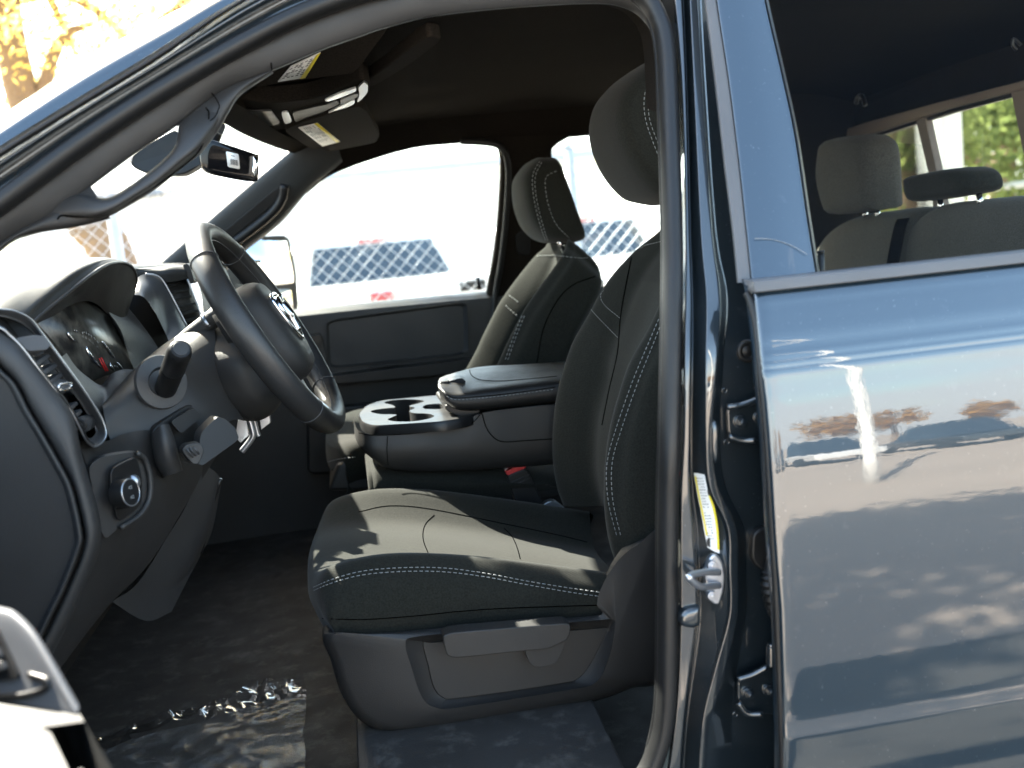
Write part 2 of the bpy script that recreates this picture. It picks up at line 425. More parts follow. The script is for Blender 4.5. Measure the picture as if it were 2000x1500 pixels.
for x, y in ((1415,763),(1419,864),(1478,758),(1436,1395)):
    c = PT(x, y, .020); tube('spot_dimple', [c+V((math.cos(a)*.003, 0, math.sin(a)*.003)) for a in [k*math.pi/8 for k in range(16)]], .0009, M['paint_in'], pil, 6, True)
# hinges of the rear door
def hinge(pts, bolts, off, nm='door_hinge'):
    h = slab(nm, rnd([PT(x, y, off) for x, y in pts], 3, .25), (0, .006, 0), M['paint_in'], TRUCK, bevel=.002)
    for (xa, ya), (xb, yb), (xc, yc) in ((pts[0], pts[1], pts[2]), (pts[-1], pts[-2], pts[-3])):
        tube('hinge_flange', cr([PT(xa, ya, off-.004), PT(xb, yb, off-.007), PT(xc, yc, off-.012)], 5), .004, M['paint_in'], h, 8)
    for x, y in bolts:
        c = PT(x, y, off-.002); b = MB(); b.prism(c+V((0,.003,0)), c-V((0,.002,0)), .0085, .008, 24); b.prism(c-V((0,.002,0)), c-V((0,.008,0)), .0055, .005, 6); b.prism(c-V((0,.008,0)), c-V((0,.0095,0)), .0035, .003, 12)
        b.make('bolt', M['paint_in'], h, bevel=.0005)
hinge([(1420,795),(1452,790),(1500,772),(1530,775),(1530,870),(1475,860),(1452,860),(1423,852)], [(1447,824),(1485,815)], .012)
hinge([(1441,1327),(1470,1318),(1500,1302),(1540,1300),(1550,1400),(1490,1395),(1460,1393),(1442,1372)], [(1462,1354),(1503,1348)], .004)
c = PT(1507, 1262, -.004); b = MB(); b.prism(c, PT(1507,1300,-.004), .0065, .007, 14); b.prism(PT(1506,1256,-.004), c, .0045, .0055, 14)
b.make('hinge_pin', M['paint_in'], TRUCK, bevel=.001)
# wiring boot
slab('wiring_boot_plate', rnd([PT(x, y, .012) for x, y in ((1470,1045),(1485,1032),(1530,1028),(1540,1115),(1500,1118),(1478,1108),(1468,1090))], 4, .3), (0, .02, 0), M['rubber'], TRUCK, bevel=.006, bseg=3)
path = cr([PT(1512, 1085, .0), PT(1506, 1115, -.006), PT(1503, 1145, -.008), PT(1512, 1185, -.004), PT(1530,1215,0)], 12)
tube('wiring_boot', path, [.0085 if i < 14 else (.0105 if (i//2) % 2 else .0080) for i in range(len(path))], M['rubber'], TRUCK, 12)

# ---- rear door
EDGE = [(1474,560),(1477,577),(1493,733),(1505,867),(1513,1000),(1520,1100),(1528,1200),(1532,1350),(1535,1500),(1538,1650)]
PROF = [(1.552,1.100),(1.548,1.088),(1.542,1.084),(1.532,1.080),(1.50,1.0665),(1.475,1.058),(1.462,1.0540),(1.457,1.0528),(1.452,1.0519),(1.42,1.0465),(1.385,1.0415),(1.35,1.0375),(1.30,1.0335),(1.25,1.0308),(1.20,1.0290),(1.15,1.0278),(1.10,1.0270),(1.066,1.0266),(1.060,1.0264),(1.054,1.0261),(1.046,1.0253),(1.040,1.0247),(1.034,1.0246),(1.0,1.0252),(.95,1.028),(.85,1.02),(.70,1.035)]
pz = []
for (z0, y0), (z1, y1) in zip(PROF, PROF[1:]):
    for k in range(4): pz.append((z0+(z1-z0)*k/4, y0+(y1-y0)*k/4))
pz.append(PROF[-1])
# smooth the profile a little
for _ in range(3): pz = [pz[0]]+[(pz[i][0], (pz[i-1][1]+2*pz[i][1]+pz[i+1][1])/4) for i in range(1, len(pz)-1)]+[pz[-1]]
def door_y(z):
    for (z1_, y1_), (z0_, y0_) in zip(pz, pz[1:]):
        if z0_ <= z <= z1_: return y0_+(y1_-y0_)*(z-z0_)/(z1_-z0_)
    return pz[0][1] if z > pz[0][0] else pz[-1][1]
def PDR(px, py, off=0.0):
    y = 1.05
    for _ in range(12): y = door_y(PY(px, py, y).z)+off
    return PY(px, py, y)
ed = [PDR(x, y) for x, y in EDGE]
def edge_x(z):
    for a, b in zip(ed, ed[1:]):
        if b.z <= z <= a.z: return a.x+(b.x-a.x)*(z-a.z)/(b.z-a.z)
    return ed[0].x if z > ed[0].z else ed[-1].x
vs, n = [], 44
for z, y in pz:
    x0 = edge_x(z)
    vs.append(V((x0+.001, y+.034, z))); vs.append(V((x0, y+.006, z)))
    for j in range(n):
        t = j/(n-1); x = x0+.003+(1.35-x0)*t**1.6
        dd = max(0, 1-(x-x0)/.014)
        vs.append(V((x, y+.003*dd*dd+.010*((x-.9)/.6)**2-.004, z)))
door = mk('rear_door', vs, gridfaces(len(pz), n+2), M['paint'], TRUCK)
# upper frame of that door
FL = [(1385,-130),(1400,0),(1424,160),(1444,320),(1458,450),(1469,556)]
FRt = [(1470,-130),(1494,0),(1524,130),(1552,260),(1576,420),(1598,556)]
def frow(t): return [(a[0]*(1-t)+b[0]*t, a[1]*(1-t)+b[1]*t) for a, b in zip(FL, FRt)]
net('window_frame', [row([(x-4, y) for x, y in frow(0)], PT, -.02), row(frow(.0), PT, -.036), row(frow(.05), PT, -.042), row(frow(.5), PT, -.0455), row(frow(.93), PT, -.043), row(frow(.985), PT, -.040), row(frow(1.0), PT, -.015)], M['paint'], door, 5, 8)
GS = [(1362,-130),(1376,0),(1396,160),(1414,320),(1430,450),(1440,552)]
net('frame_seal', [row([(x-1, y) for x, y in GS], PT, .0), row(GS, PT, -.03), row([(x+5, y) for x, y in GS], PT, -.037), row([(b[0]-5, b[1]-3) for b in FL], PT, -.039), row([(b[0]-1, b[1]-3) for b in FL], PT, -.036), row([(b[0], b[1]-3) for b in FL], PT, -.02)], M['framegrey'], door, 3, 8)
net('glass_run', [row([(x-1, y) for x, y in FRt], PT, -.03), row([(x+3, y) for x, y in FRt], PT, -.034), row([(x+7, y) for x, y in FRt], PT, -.02)], M['rubber'], door, 3, 8)
# belt moulding
z1, z0 = PY(1472, 549, 1.078).z, PY(1475, 572, 1.078).z
pa = PY(1471, 560, 1.078)
bm = [(z1+.001, .02), (z1, -.008), (z1-.0012, -.0105), ((z1+z0)/2, -.0125), (z0+.0012, -.0135), (z0, -.0115), (z0, .006)]
rows = []
for x in [pa.x-.0015, pa.x+.0015, .5, .6, .8, 1.0, 1.32]:
    s = .35 if x < pa.x else 1
    rows.append([V((x, 1.088+o*s+(.010*((x-.9)/.6)**2-.004), (z1+z0)/2+(z-(z1+z0)/2)*s)) for z, o in bm])
mk('belt_moulding', [p for r in rows for p in r]+[sum((p for p in rows[0]), V())/7], gridfaces(7, 7)+[(i, i+1, 49) for i in range(6)], M['framegrey'], door, sharp=28)
mb2 = MB().slab([PY(1592, 552, 1.094), V((1.33, 1.094, z1-.002)), V((1.33, 1.094, z1+.004)), PY(1592, 541, 1.094)], (0, .008, 0)); mb2.make('belt_seal', M['darkplastic'], door)
# glass of that door
gl = [row([(x+2, y) for x, y in FRt], PT, -.022)]
xs = [.8, 1.05, 1.3]
for x in xs: gl.append([V((x+(p.z-1.55)*.02, p.y, p.z)) for p in gl[0]])
net('window_glass', gl, M['rearglass'], door, 3, 4)
kn = PT(1604, 527, .03); b = MB(); kx = PT(1603, 494, .03)
b.prism(kn-V((0,0,.02)), kx, .0042, .0042, 14); b.prism(kx, kx+V((0,0,.003)), .0052, .0048, 14); b.prism(kx-V((0,0,.005)), kx-V((0,0,.003)), .0050, .0050, 14)
b.make('lock_knob', M['smoothplastic'], door)
# edge rubber along the leading edge of the door
er = [(1458,572),(1466,590),(1478,640),(1487,733),(1498,850),(1507,1000),(1516,1150),(1522,1300),(1527,1420),(1530,1500),(1533,1640)]
tube('edge_seal', cr(row(er, PDR, .012), 6), .0045, M['rubber'], door, 10)
scr = [PT(x, y, -.0465) for x, y in ((1474,466),(1490,466),(1510,468),(1535,475),(1555,484),(1577,497))]
tube('paint_scratch', cr(scr, 5), .00035, M['thread'], door, 5)
# ================================================================== seats
from mathutils.bvhtree import BVHTree
def bvh_of(o):
    off = OFF[o.name]
    return BVHTree.FromPolygons([v.co+off for v in o.data.vertices], [tuple(p.vertices) for p in o.data.polygons])
def onto(t, pts, lift=.0012, n=5):
    out = []
    for p in cr([V((x, y, 0)) for x, y in pts], n):
        d = ray(p.x, p.y).normalized(); h = t.ray_cast(CAM, d)
        if h[0] is not None: out.append(h[0]-d*lift)
    return out
def stitch(o, t, seams, parent, ln=.005, gap=.003, r=.00058, nm='stitching', mat='thread'):
    for s in seams:
        p = onto(t, s)
        if len(p) > 2: dashes(MB_ := MB(), p, ln, gap, r); MB_.make(nm, M[mat], parent, fix=False)
def seamline(t, seams, parent, r=.0012, nm='seam'):
    for s in seams:
        p = onto(t, s, .0002)
        if len(p) > 2: tube(nm, p, r, M['seam'], parent, 6)

def pillow(prof, ax, hw, p=3.2, us=(-1, -.985, -.94, -.84, -.66, -.35, 0, .35, .66, .84, .94, .985, 1)):
    c = sum(prof, V())/len(prof); ax = V(ax); rings = []
    for u in us:
        s = max(.02, (1-abs(u)**p))**(1/p)
        rings.append([c+(q-c)*(.55+.45*s if abs(u) < 1 else .45)+ax*(u*hw) for q in prof])
    return rings
def add_rings(b, rings):
    m, n = len(rings), len(rings[0])
    vs = [q for r in rings for q in r]; fs = gridfaces(m, n, True)
    fs.append(tuple(range(n))[::-1]); fs.append(tuple(range((m-1)*n, m*n)))
    return b.add(vs, fs)

def backrest(name, front, Yn, Yf, thick, parent, bolster=.045, rim=.05):
    """front: near bolster crest as (X,Z) from bottom to top; symmetrical across the seat"""
    Yc = (Yn+Yf)/2; rows = []
    m = len(front)
    for i, (x, z) in enumerate(front):
        a = front[max(0, i-1)]; b = front[min(m-1, i+1)]
        t = V((b[0]-a[0], 0, b[1]-a[1])).normalized(); nb = V((t.z, 0, -t.x))      # towards the back of the seat
        if nb.x < 0: nb = -nb
        th = thick if not callable(thick) else thick(i/(m-1))
        k = i/(m-1); bo = bolster*(1-.75*max(0, (k-.55)/.45)) ; w = 1.0 if k < .7 else 1-.30*((k-.7)/.3)**2
        P = lambda y, d: V((x, Yc+(y-Yc)*w, z)) + nb*d
        r = [P(Yn-rim+.02, th), P(Yn-rim, th*.62), P(Yn-rim+.004, th*.25), P(Yn-.026, .016), P(Yn+.004, 0), P(Yn+.05, bo*.45), P(Yn+.085, bo*.92), P(Yn+.13, bo*1.02), P(Yc, bo*1.1)]
        r2 = [V((q.x, 2*Yc-q.y, q.z)) for q in r[:-1]][::-1]
        rows.append(r+r2+[P(Yc, th+.02)])
    # round the top over
    top = rows[-1]; c = sum(top, V())/len(top)
    rows.append([c+(q-c)*.86+V((.006, 0, .018)) for q in top]); rows.append([c+(q-c)*.5+V((.012, 0, .026)) for q in top])
    g = netgrid(rows, 5, 4, True); mm, nn = len(g), len(g[0])
    vs = [q for r in g for q in r]; fs = gridfaces(mm, nn, True)
    mi = []
    for i in range(mm-1):
        for j in range(nn):
            mi.append(1 if 26 <= j < 38 and i < mm*.70 else 0)
    fs.append(tuple(range((mm-1)*nn, mm*nn))); mi.append(0)
    return mk(name, vs, fs, None, parent, mats=[M['fabric'], M['fabric_mid']], mi=mi, sub=1)

def xz(pts, y): return [(q.x, q.z) for q in row(pts, PY, y)]

# ---------------- driver's seat
SH_Y = 1.372
def resample(loop, n):
    L = loop+[loop[0]]; d = [0]
    for a, b in zip(L, L[1:]): d.append(d[-1]+(b-a).length)
    out = []; i = 0
    for k in range(n):
        s = d[-1]*k/n
        while d[i+1] < s: i += 1
        out.append(L[i].lerp(L[i+1], (s-d[i])/max(1e-9, d[i+1]-d[i])))
    return out
outer = [(632,1238),(646,1290),(666,1354),(698,1402),(742,1427),(798,1430),(950,1410),(1150,1372),(1230,1345),(1300,1306),(1308,1040),(1262,1052),(1232,1074),(1206,1110),(1190,1146),(1186,1172),(1184,1199),(1000,1213),(800,1232),(700,1238)]
ridge = [(792,1258),(806,1310),(818,1348),(832,1372),(854,1383),(880,1384),(1000,1366),(1120,1346),(1160,1336),(1180,1310),(1194,1270),(1200,1236),(1202,1216),(1202,1212),(1200,1210),(1196,1209),(1180,1210),(1090,1218),(950,1231),(815,1243)]
inset = [(826,1256),(836,1300),(844,1335),(854,1354),(868,1364),(884,1365),(1000,1350),(1100,1334),(1125,1328),(1145,1310),(1163,1280),(1180,1245),(1186,1232),(1187,1229),(1186,1227),(1182,1226),(1160,1228),(1080,1234),(950,1245),(845,1255)]
def lp_(pts, y, n=5): return [PY(p.x, p.y, y) for p in cr([V((a, b, 0)) for a, b in pts], n, True)]
b = MB(); lo = lp_(outer, SH_Y+.022); lo2 = [p for p in lp_(outer, SH_Y+.003)]; cc = sum(lo2, V())/len(lo2)
lo2 = [p+(cc-p).normalized()*.004 for p in lo2]; lo1b = [p+(cc-p).normalized()*.016 for p in lp_(outer, SH_Y-.006)]
lr = lp_(ridge, SH_Y-.010); lr2 = lp_([(x+(990-x)*.02, y+(1290-y)*.03) for x, y in ridge], SH_Y-.006); li0 = lp_([(x+(1000-x)*-.02, y+(1292-y)*-.03) for x, y in inset], SH_Y+.006); li1 = lp_(inset, SH_Y+.007); li2 = lp_(inset, SH_Y+.015)
loops = [[p+V((0, .03, 0)) for p in lo], lo, lo2, lo1b, lr, lr2, li0, li1, li2]
n = len(lo); vs = [p for l in loops for p in l]
fs = gridfaces(len(loops), n, True)
SEAT = mk('front_seat', vs, fs, M['plastic'], TRUCK, sharp=50)
SEAT['label'] = 'charcoal cloth driver seat nearest the open door'
pan = lp_([(x+(1000-x)*.006, y+(1292-y)*.01) for x, y in inset], SH_Y+.004)
slab('inset_panel', pan, (0, .02, 0), M['plastic'], SEAT, bevel=.0015)
LV = lambda pts, d: rnd([PY(550+.4*x, 1050+.4*y, SH_Y-d) for x, y in pts], 4, .25)
slab('recline_lever', LV(((785,480),(835,464),(1385,418),(1412,428),(1408,470),(1392,504),(1300,545),(1200,553),(850,590),(805,576)), .042), (0, .030, 0), M['plastic'], SEAT, bevel=.0065, bseg=4)
slab('lever_hub', LV(((1185,548),(1290,530),(1396,490),(1366,572),(1335,618),(1280,632),(1232,634),(1206,604)), .030), (0, .026, 0), M['plastic'], SEAT, bevel=.0055, bseg=4)
# cushion
NC = [(604,1150),(640,1112),(742,1088),(890,1090),(1070,1110),(1190,1126),(1270,1138)]
NB = [(622,1222),(650,1238),(742,1236),(890,1223),(1070,1208),(1180,1199),(1270,1192)]
YC = 1.64
nc = row(NC, PY, 1.43); nbm = row(NB, PY, 1.392)
rows = []
def crow(xc, zc, zb, dz, xb):
    w = lambda y: .030*abs((y-YC)/.235)**3-.012
    P = lambda y, z, xx=xc: V((xx+w(y), y, z))
    return [P(1.402, zb, xb), P(1.388, zb*.65+zc*.35, xb*.65+xc*.35), P(1.392, zb*.3+zc*.7), P(1.412, zc-.006), P(1.437, zc+.002), P(1.49, zc-.010-dz*.5), P(1.54, zc-.012-dz), P(YC, zc-.008-dz), P(1.74, zc-.012-dz), P(1.79, zc-.010-dz*.5), P(1.843, zc+.002), P(1.868, zc-.006), P(1.888, zb*.3+zc*.7), P(1.892, zb*.65+zc*.35, xb*.65+xc*.35), P(1.878, zb, xb)]
f0 = nc[0]; zb0 = nbm[0].z
zb0 -= .03
rows.append(crow(f0.x+.012, zb0+.004, zb0, 0, f0.x+.012))
rows.append(crow(f0.x+.004, zb0+.03, zb0, 0, f0.x+.010))
rows.append(crow(f0.x+.000, f0.z-.022, zb0, 0, f0.x+.010))
rows.append(crow(f0.x+.006, f0.z+.002, zb0, .002, f0.x+.014))
for i, (c, bt) in enumerate(zip(nc[1:], nbm[1:])):
    rows.append(crow(c.x, c.z, bt.z-.03, (.012, .020, .024, .026, .028, .03)[i], bt.x))
cush = net('seat_cushion', rows, M['fabric'], SEAT, 5, 4)
ct = bvh_of(cush)
stitch(cush, ct, [[(612,1147),(650,1131),(710,1115),(790,1108.5),(870,1109.5),(950,1120),(1030,1135),(1110,1148),(1172,1157)], [(613,1153),(650,1138),(710,1122.5),(790,1116),(870,1117),(950,1127),(1030,1142),(1110,1156),(1172,1165)]], cush)
seamline(ct, [[(612,1207),(700,1210),(800,1204),(950,1190),(1166,1182)], [(838,1084),(828,1060),(826,1040),(832,1022),(848,1006)], [(1016,1092),(1010,1070),(1000,1048),(985,1032)], [(700,1000),(760,988),(840,994),(980,1022),(1090,1045),(1160,1062)]], cush, .0008)
# backrest
FR = [(1205,1105),(1190,1060),(1181,1000),(1180,945),(1184,890),(1192,835),(1211,765),(1232,706),(1270,640),(1311,562),(1362,495),(1418,440)]
bk = backrest('seat_back', xz(FR, 1.445), 1.445, 1.83, lambda k: .15-.05*k, SEAT, .058)
bt_ = bvh_of(bk)
stitch(bk, bt_, [[(1204,1045),(1189,985),(1184,930),(1188,890),(1199,850),(1219,790),(1240,733),(1264,676),(1290,615)], [(1212,1045),(1198,985),(1194,930),(1198,890),(1210,850),(1230,790),(1251,733),(1274,676),(1296,620)],
   [(1290,472),(1264,478),(1225,490),(1204,505),(1183,544),(1173,574),(1180,595),(1213,623)], [(1152,595),(1159,610),(1207,660)]], bk, .0045, .003, .0006)
seamline(bt_, [[(1240,450),(1236,490),(1222,560),(1212,620),(1206,690),(1190,760),(1176,830)]], bk, .0013)
hp = [(1285,121),(1252,129),(1222,146),(1194,172),(1177,202),(1171,240),(1178,285),(1194,325),(1214,358),(1240,386),(1266,396),(1300,399),(1322,380),(1330,330),(1328,250),(1326,180),(1316,140)]
hr_ = pillow(cr(row(hp, PY, 1.65), 3, True), (0, 1, 0), .125)
hd = add_rings(MB(), hr_).make('headrest', M['fabric'], SEAT)
ht = bvh_of(hd)
stitch(hd, ht, [[(1285,140),(1265,167),(1258,195),(1261,234),(1276,279),(1294,324)], [(1292,150),(1272,172),(1266,197),(1269,234),(1284,277),(1298,310)]], hd, .0045, .003, .0006)
for y in (1.60, 1.70): tube('headrest_post', [PY(1345, 470, y), PY(1325, 385, y)], .006, M['chrome'], SEAT, 10)

# ---------------- passenger's seat
FP = [(905,835),(920,800),(945,760),(971,712),(986,679),(1016,619),(1031,593),(1058,555),(1086,518),(1104,494),(1116,480)]
ps = V((0, 0, 0))
b = MB(); b.slab([PY(640, 960, 2.22), PY(930, 960, 2.22), PY(960, 850, 2.22), PY(660, 905, 2.22)], (0, .5, 0))
SEATP = b.make('front_seat', M['plastic'], TRUCK, bevel=.01)
SEATP['label'] = 'charcoal cloth passenger seat beyond the folded armrest'
bkp = backrest('seat_back', xz(FP, 2.29), 2.29, 2.66, lambda k: .165-.06*k, SEATP, .095)
tp = bvh_of(bkp)
stitch(bkp, tp, [[(1033,501),(1060,499),(1085,499),(1105,501),(1140,504),(1166,498)], [(1019,617),(1008,645),(999,668),(985,708)], [(1024,617),(1013,645),(1004,668),(990,708)], [(995,577),(1015,592)], [(988,597),(1011,618)]], bkp, .006, .004, .0008)
seamline(tp, [[(1162,540),(1120,556),(1090,585),(1062,640),(1048,712)]], bkp, .0012)
hq = [(1053,302),(1036,304),(1020,318),(1008,338),(1006,362),(1010,395),(1022,430),(1040,452),(1060,464),(1095,466),(1122,463),(1128,452),(1112,408),(1090,345),(1074,306)]
hq = [(x+2, y+9) for x, y in hq]
hdp = add_rings(MB(), pillow(cr(row(hq, PY, 2.475), 3, True), (0, 1, 0), .125)).make('headrest', M['fabric'], SEATP)
tq = bvh_of(hdp)
stitch(hdp, tq, [[(a+2, b+9) for a, b in q] for q in [[(1052,306),(1040,328),(1038,355),(1044,395),(1056,440),(1066,466)], [(1056,308),(1045,330),(1043,355),(1049,395),(1061,440),(1070,466)], [(1085,325),(1066,335),(1063,355),(1070,395),(1085,430),(1112,458)]]], hdp, .006, .004, .0008)
for y in (2.42, 2.53): tube('headrest_post', [PY(1105, 500, y), PY(1085, 455, y)], .006, M['chrome'], SEATP, 10)
NCp = [(630,880),(645,868),(690,858),(790,858),(900,870),(980,880)]
ncp = row(NCp, PY, 2.25); rows = []
def prow(x, zc, zb, dz):
    P = lambda y, z, dx=0: V((x+dx+.05*abs((y-2.47)/.26)**3, y, z))
    return [P(2.235, zb), P(2.215, zb*.5+zc*.5), P(2.225, zc-.015), P(2.26, zc), P(2.32, zc-dz*.6), P(2.40, zc-dz), P(2.55, zc-dz), P(2.63, zc-dz*.6), P(2.69, zc), P(2.72, zc-.02), P(2.72, zb)]
zb = ncp[0].z-.11
rows = [prow(ncp[0].x+.03, zb+.02, zb, 0), prow(ncp[0].x+.002, zb+.05, zb, 0), prow(ncp[0].x+.002, ncp[0].z-.01, zb, 0)]+[prow(c.x+.01, c.z, zb, .006*i) for i, c in enumerate(ncp)]
cup_ = net('seat_cushion', rows, M['fabric'], SEATP, 4, 4)
stitch(cup_, bvh_of(cup_), [[(640,902),(665,896),(700,892)]], cup_, .006, .004, .0008)
# ---------------- middle seat under the fold-down console
NCm = [(716,915),(730,905),(800,900),(900,905),(1010,915),(1100,930)]
ncm = row(NCm, PY, 2.0); zb = PY(718, 955, 1.96).z
def mrow(x, zc, zb):
    P = lambda y, z: V((x, y, z))
    return [P(1.955, zb), P(1.94, zb*.5+zc*.5), P(1.95, zc-.02), P(1.985, zc), P(2.08, zc+.004), P(2.17, zc), P(2.2, zc-.02), P(2.2, zb)]
rows = [mrow(ncm[0].x+.03, zb+.02, zb-.05), mrow(ncm[0].x+.003, zb+.03, zb-.05), mrow(ncm[0].x, ncm[0].z-.015, zb-.05)]+[mrow(c.x+.012, c.z, zb-.05) for c in ncm]
SEATM = net('middle_seat', rows, M['fabric'], TRUCK, 4, 4)
# ---------------- belt buckle
bb = slab('belt_buckle', rnd([PY(x, y, 1.945) for x, y in ((990,930),(1029,914),(1062,985),(1010,990))], 3, .15), (0, .028, 0), M['smoothplastic'], TRUCK, bevel=.004)
slab('release_button', rnd([PY(x, y, 1.949) for x, y in ((987,921),(1021,905),(1028,914),(991,929))], 3, .15), (0, .02, 0), M['red'], bb, bevel=.002)
b = MB()
for k in (0, 1): b.slab([PY(995+k*2, 943+k*7, 1.9435), PY(1034+k*2, 926+k*7, 1.9435), PY(1034.6+k*2, 927.4+k*7, 1.9435), PY(995.6+k*2, 944.4+k*7, 1.9435)], (0, .002, 0))
b.make('groove', M['greyplastic'], bb)
slab('belt_anchor', rnd([PY(x, y, 1.92) for x, y in ((1058,986),(1082,976),(1112,1000),(1130,1030),(1090,1010))], 3, .3), (0, .02, 0), M['steel'], TRUCK, bevel=.003)

# ---------------- rear bench
RX = 1.22
def bench(name, tops, depth, parent, mat='fabric_rear_lit', zbot=1.0):
    t = row(tops, PX, RX); rows = []
    prof = [(.13, -.06), (.11, -.008), (.07, .003), (.03, -.004), (.005, -.03), (-.004, -.09), (-.014, -.2), (-.03, -.35), (-.02, -.55)]
    for dx, dz in prof: rows.append([V((p.x+dx, p.y, p.z+dz)) for p in t])
    return net(name, rows, M[mat], parent, 4, 4, solid=.01)
lefts = [(1585,560),(1588,500),(1600,468),(1622,446),(1660,432),(1710,426),(1752,421),(1772,428),(1778,470)]
BENCH = bench('rear_bench_seat', lefts, .1, TRUCK)
rights = [(1770,500),(1778,440),(1800,418),(1840,410),(1920,403),(2000,397),(2120,388),(2260,384),(2300,400),(2310,470)]
bench('seat_back', rights, .1, BENCH)
strap = [PX(1776, 418, 1.33), PX(1766, 424, 1.24), PX(1758, 440, 1.205), PX(1750, 475, 1.195), PX(1742, 520, 1.185), PX(1738,570,1.18)]
net('seat_belt_strap', [[p+V((0, dy, 0)) for dy in (-.024, 0, .024)] for p in strap], M['seam'], BENCH, 5, 3, solid=.002)
h1 = [(1626,292),(1631,276),(1648,268),(1692,263),(1716,270),(1727,300),(1733,398),(1726,409),(1652,418),(1636,405),(1622,345)]
hh = add_rings(MB(), pillow(cr(row(h1, PX, RX+.02), 3, True), (1, 0, 0), .055)).make('headrest', M['fabric_rear_lit'], BENCH)
h2 = [(1793,356),(1800,342),(1880,327),(1914,332),(1928,352),(1924,374),(1880,384),(1812,392),(1796,378)]
add_rings(MB(), pillow(cr(row(h2, PX, RX+.04), 3, True), (1, 0, 0), .05)).make('headrest', M['fabric_mid'], BENCH)
for pts in ([(1690,408,1690,430)], [(1714,406,1715,430)], [(1836,388,1838,415)], [(1912,378,1916,406)]):
    x0, y0, x1, y1 = pts[0]; tube('headrest_post', [PX(x0, y0, RX+.03), PX(x1, y1, RX+.03)], .006, M['chrome'], BENCH, 10)
tb = bvh_of(BENCH)
stitch(BENCH, tb, [[(1612,472),(1640,455),(1700,446),(1730,444),(1748,455)]], BENCH, .008, .003, .001)
# ================================================================== dashboard
def R3(pts): return [PY(*p) for p in pts]
core = [(-260,640),(-20,690),(60,740),(130,800),(210,860),(280,800),(340,740),(410,720),(440,800),(430,880),(380,960),(300,1080),(220,1180),(120,1330),(-60,1500),(-260,1500)]
DASH = slab('dashboard', [PY(x, y, 1.60) for x, y in core], (-.12, .18, 0), M['darkplastic'], TRUCK, bevel=0)
# end panel facing the door opening
SM = [(-60,640),(0,716),(33,750),(60,802),(90,852),(120,905),(144,954),(163,1038),(159,1074),(130,1149),(105,1200),(75,1262),(30,1345),(-20,1430)]
ep = [V((p.x, p.y, 0)) for p in [V((*q, 0)) for q in SM]]
sml = [(p.x, p.y) for p in cr(ep, 5)]
cap = slab('end_panel', [PY(x-9, y+2, 1.224) for x, y in sml]+[PY(-300, 1500, 1.224), PY(-300, 560, 1.224)], (0, .03, 0), M['plastic'], DASH, bevel=.003)
net('end_panel_lip', [row([(x-20, y+2) for x, y in sml], PY, 1.226), row([(x-13, y+2) for x, y in sml], PY, 1.216), row([(x-5, y+1) for x, y in sml], PY, 1.217), row([(x-1.5, y) for x, y in sml], PY, 1.232)], M['dashplastic'], DASH, 4, 1)
BL = [(-60,632),(0,712),(33,748),(60,800),(90,850),(120,903),(144,952),(164,1036),(161,1076),(131,1151),(76,1264),(-18,1434)]
BRt = [(-60,606),(0,640),(33,664),(62,696),(99,746),(141,806),(160,890),(190,992),(196,1056),(176,1122),(100,1283),(0,1450)]
md = lambda t: [(a[0]*(1-t)+b[0]*t, a[1]*(1-t)+b[1]*t) for a, b in zip(BL, BRt)]
net('side_trim', [row(md(0), PY, 1.240), row(md(.04), PY, 1.226), row(md(.3), PY, 1.222), row(md(.7), PY, 1.228), row(md(.95), PY, 1.243), row(md(1.02), PY, 1.275), row(md(1.05), PY, 1.33)], M['dashplastic'], DASH, 4, 6)

# ---- cowl over the instruments
rim = [(60,634,1.40),(84,612,1.43),(120,583,1.47),(168,544,1.53),(208,518,1.61),(238,513,1.70),(258,522,1.78),(266,545,1.84),(259,577,1.87),(240,605,1.88),(222,622,1.88)]
c1 = [(40,618,1.385),(62,592,1.42),(96,560,1.47),(146,524,1.53),(190,507,1.62),(222,506,1.71),(246,514,1.80),(256,535,1.87),(252,570,1.90),(236,600,1.90),(218,618,1.90)]
c2 = [(-20,604,1.37),(0,570,1.43),(30,540,1.50),(86,516,1.58),(140,506,1.66),(180,503,1.76),(210,505,1.86),(226,515,1.93),(226,550,1.95),(218,585,1.95),(205,605,1.95)]
c3 = [(-140,620,1.36),(-120,580,1.45),(-80,548,1.55),(-20,532,1.64),(50,520,1.74),(100,515,1.85),(130,518,1.94),(150,530,2.0),(160,560,2.02),(160,590,2.02),(160,610,2.02)]
c4 = [(-420,640,1.36),(-380,600,1.48),(-320,570,1.6),(-240,553,1.72),(-160,545,1.85),(-90,540,1.95),(-60,545,2.02),(-40,560,2.06),(-30,580,2.08),(-30,600,2.08),(-30,620,2.08)]
cowl = net('instrument_cowl', [R3(rim), R3([(a[0]*.7+b[0]*.3-1.5, a[1]*.7+b[1]*.3-3, a[2]*.7+b[2]*.3) for a, b in zip(rim, c1)]), R3(c1), R3(c2), R3(c3), R3(c4)], M['softpad'], DASH, 5, 5)
tube('cowl_piping', cr(R3(rim[:-2]), 6), .0028, M['leather'], cowl, 8)
# underside of the cowl down to the instrument face
inn = [(78,640,1.48),(104,622,1.52),(130,600,1.56),(165,588,1.62),(190,595,1.68),(208,612,1.72),(222,628,1.76),(236,645,1.80),(240,650,1.84),(234,640,1.86),(224,630,1.87)]
net('cowl_underside', [R3([(x+1, y+2, d+.004) for x, y, d in rim]), R3([((a[0]+b[0])/2, (a[1]+b[1])/2-3, (a[2]+b[2])/2) for a, b in zip(rim, inn)]), R3(inn)], M['darkplastic'], DASH, 5, 5)
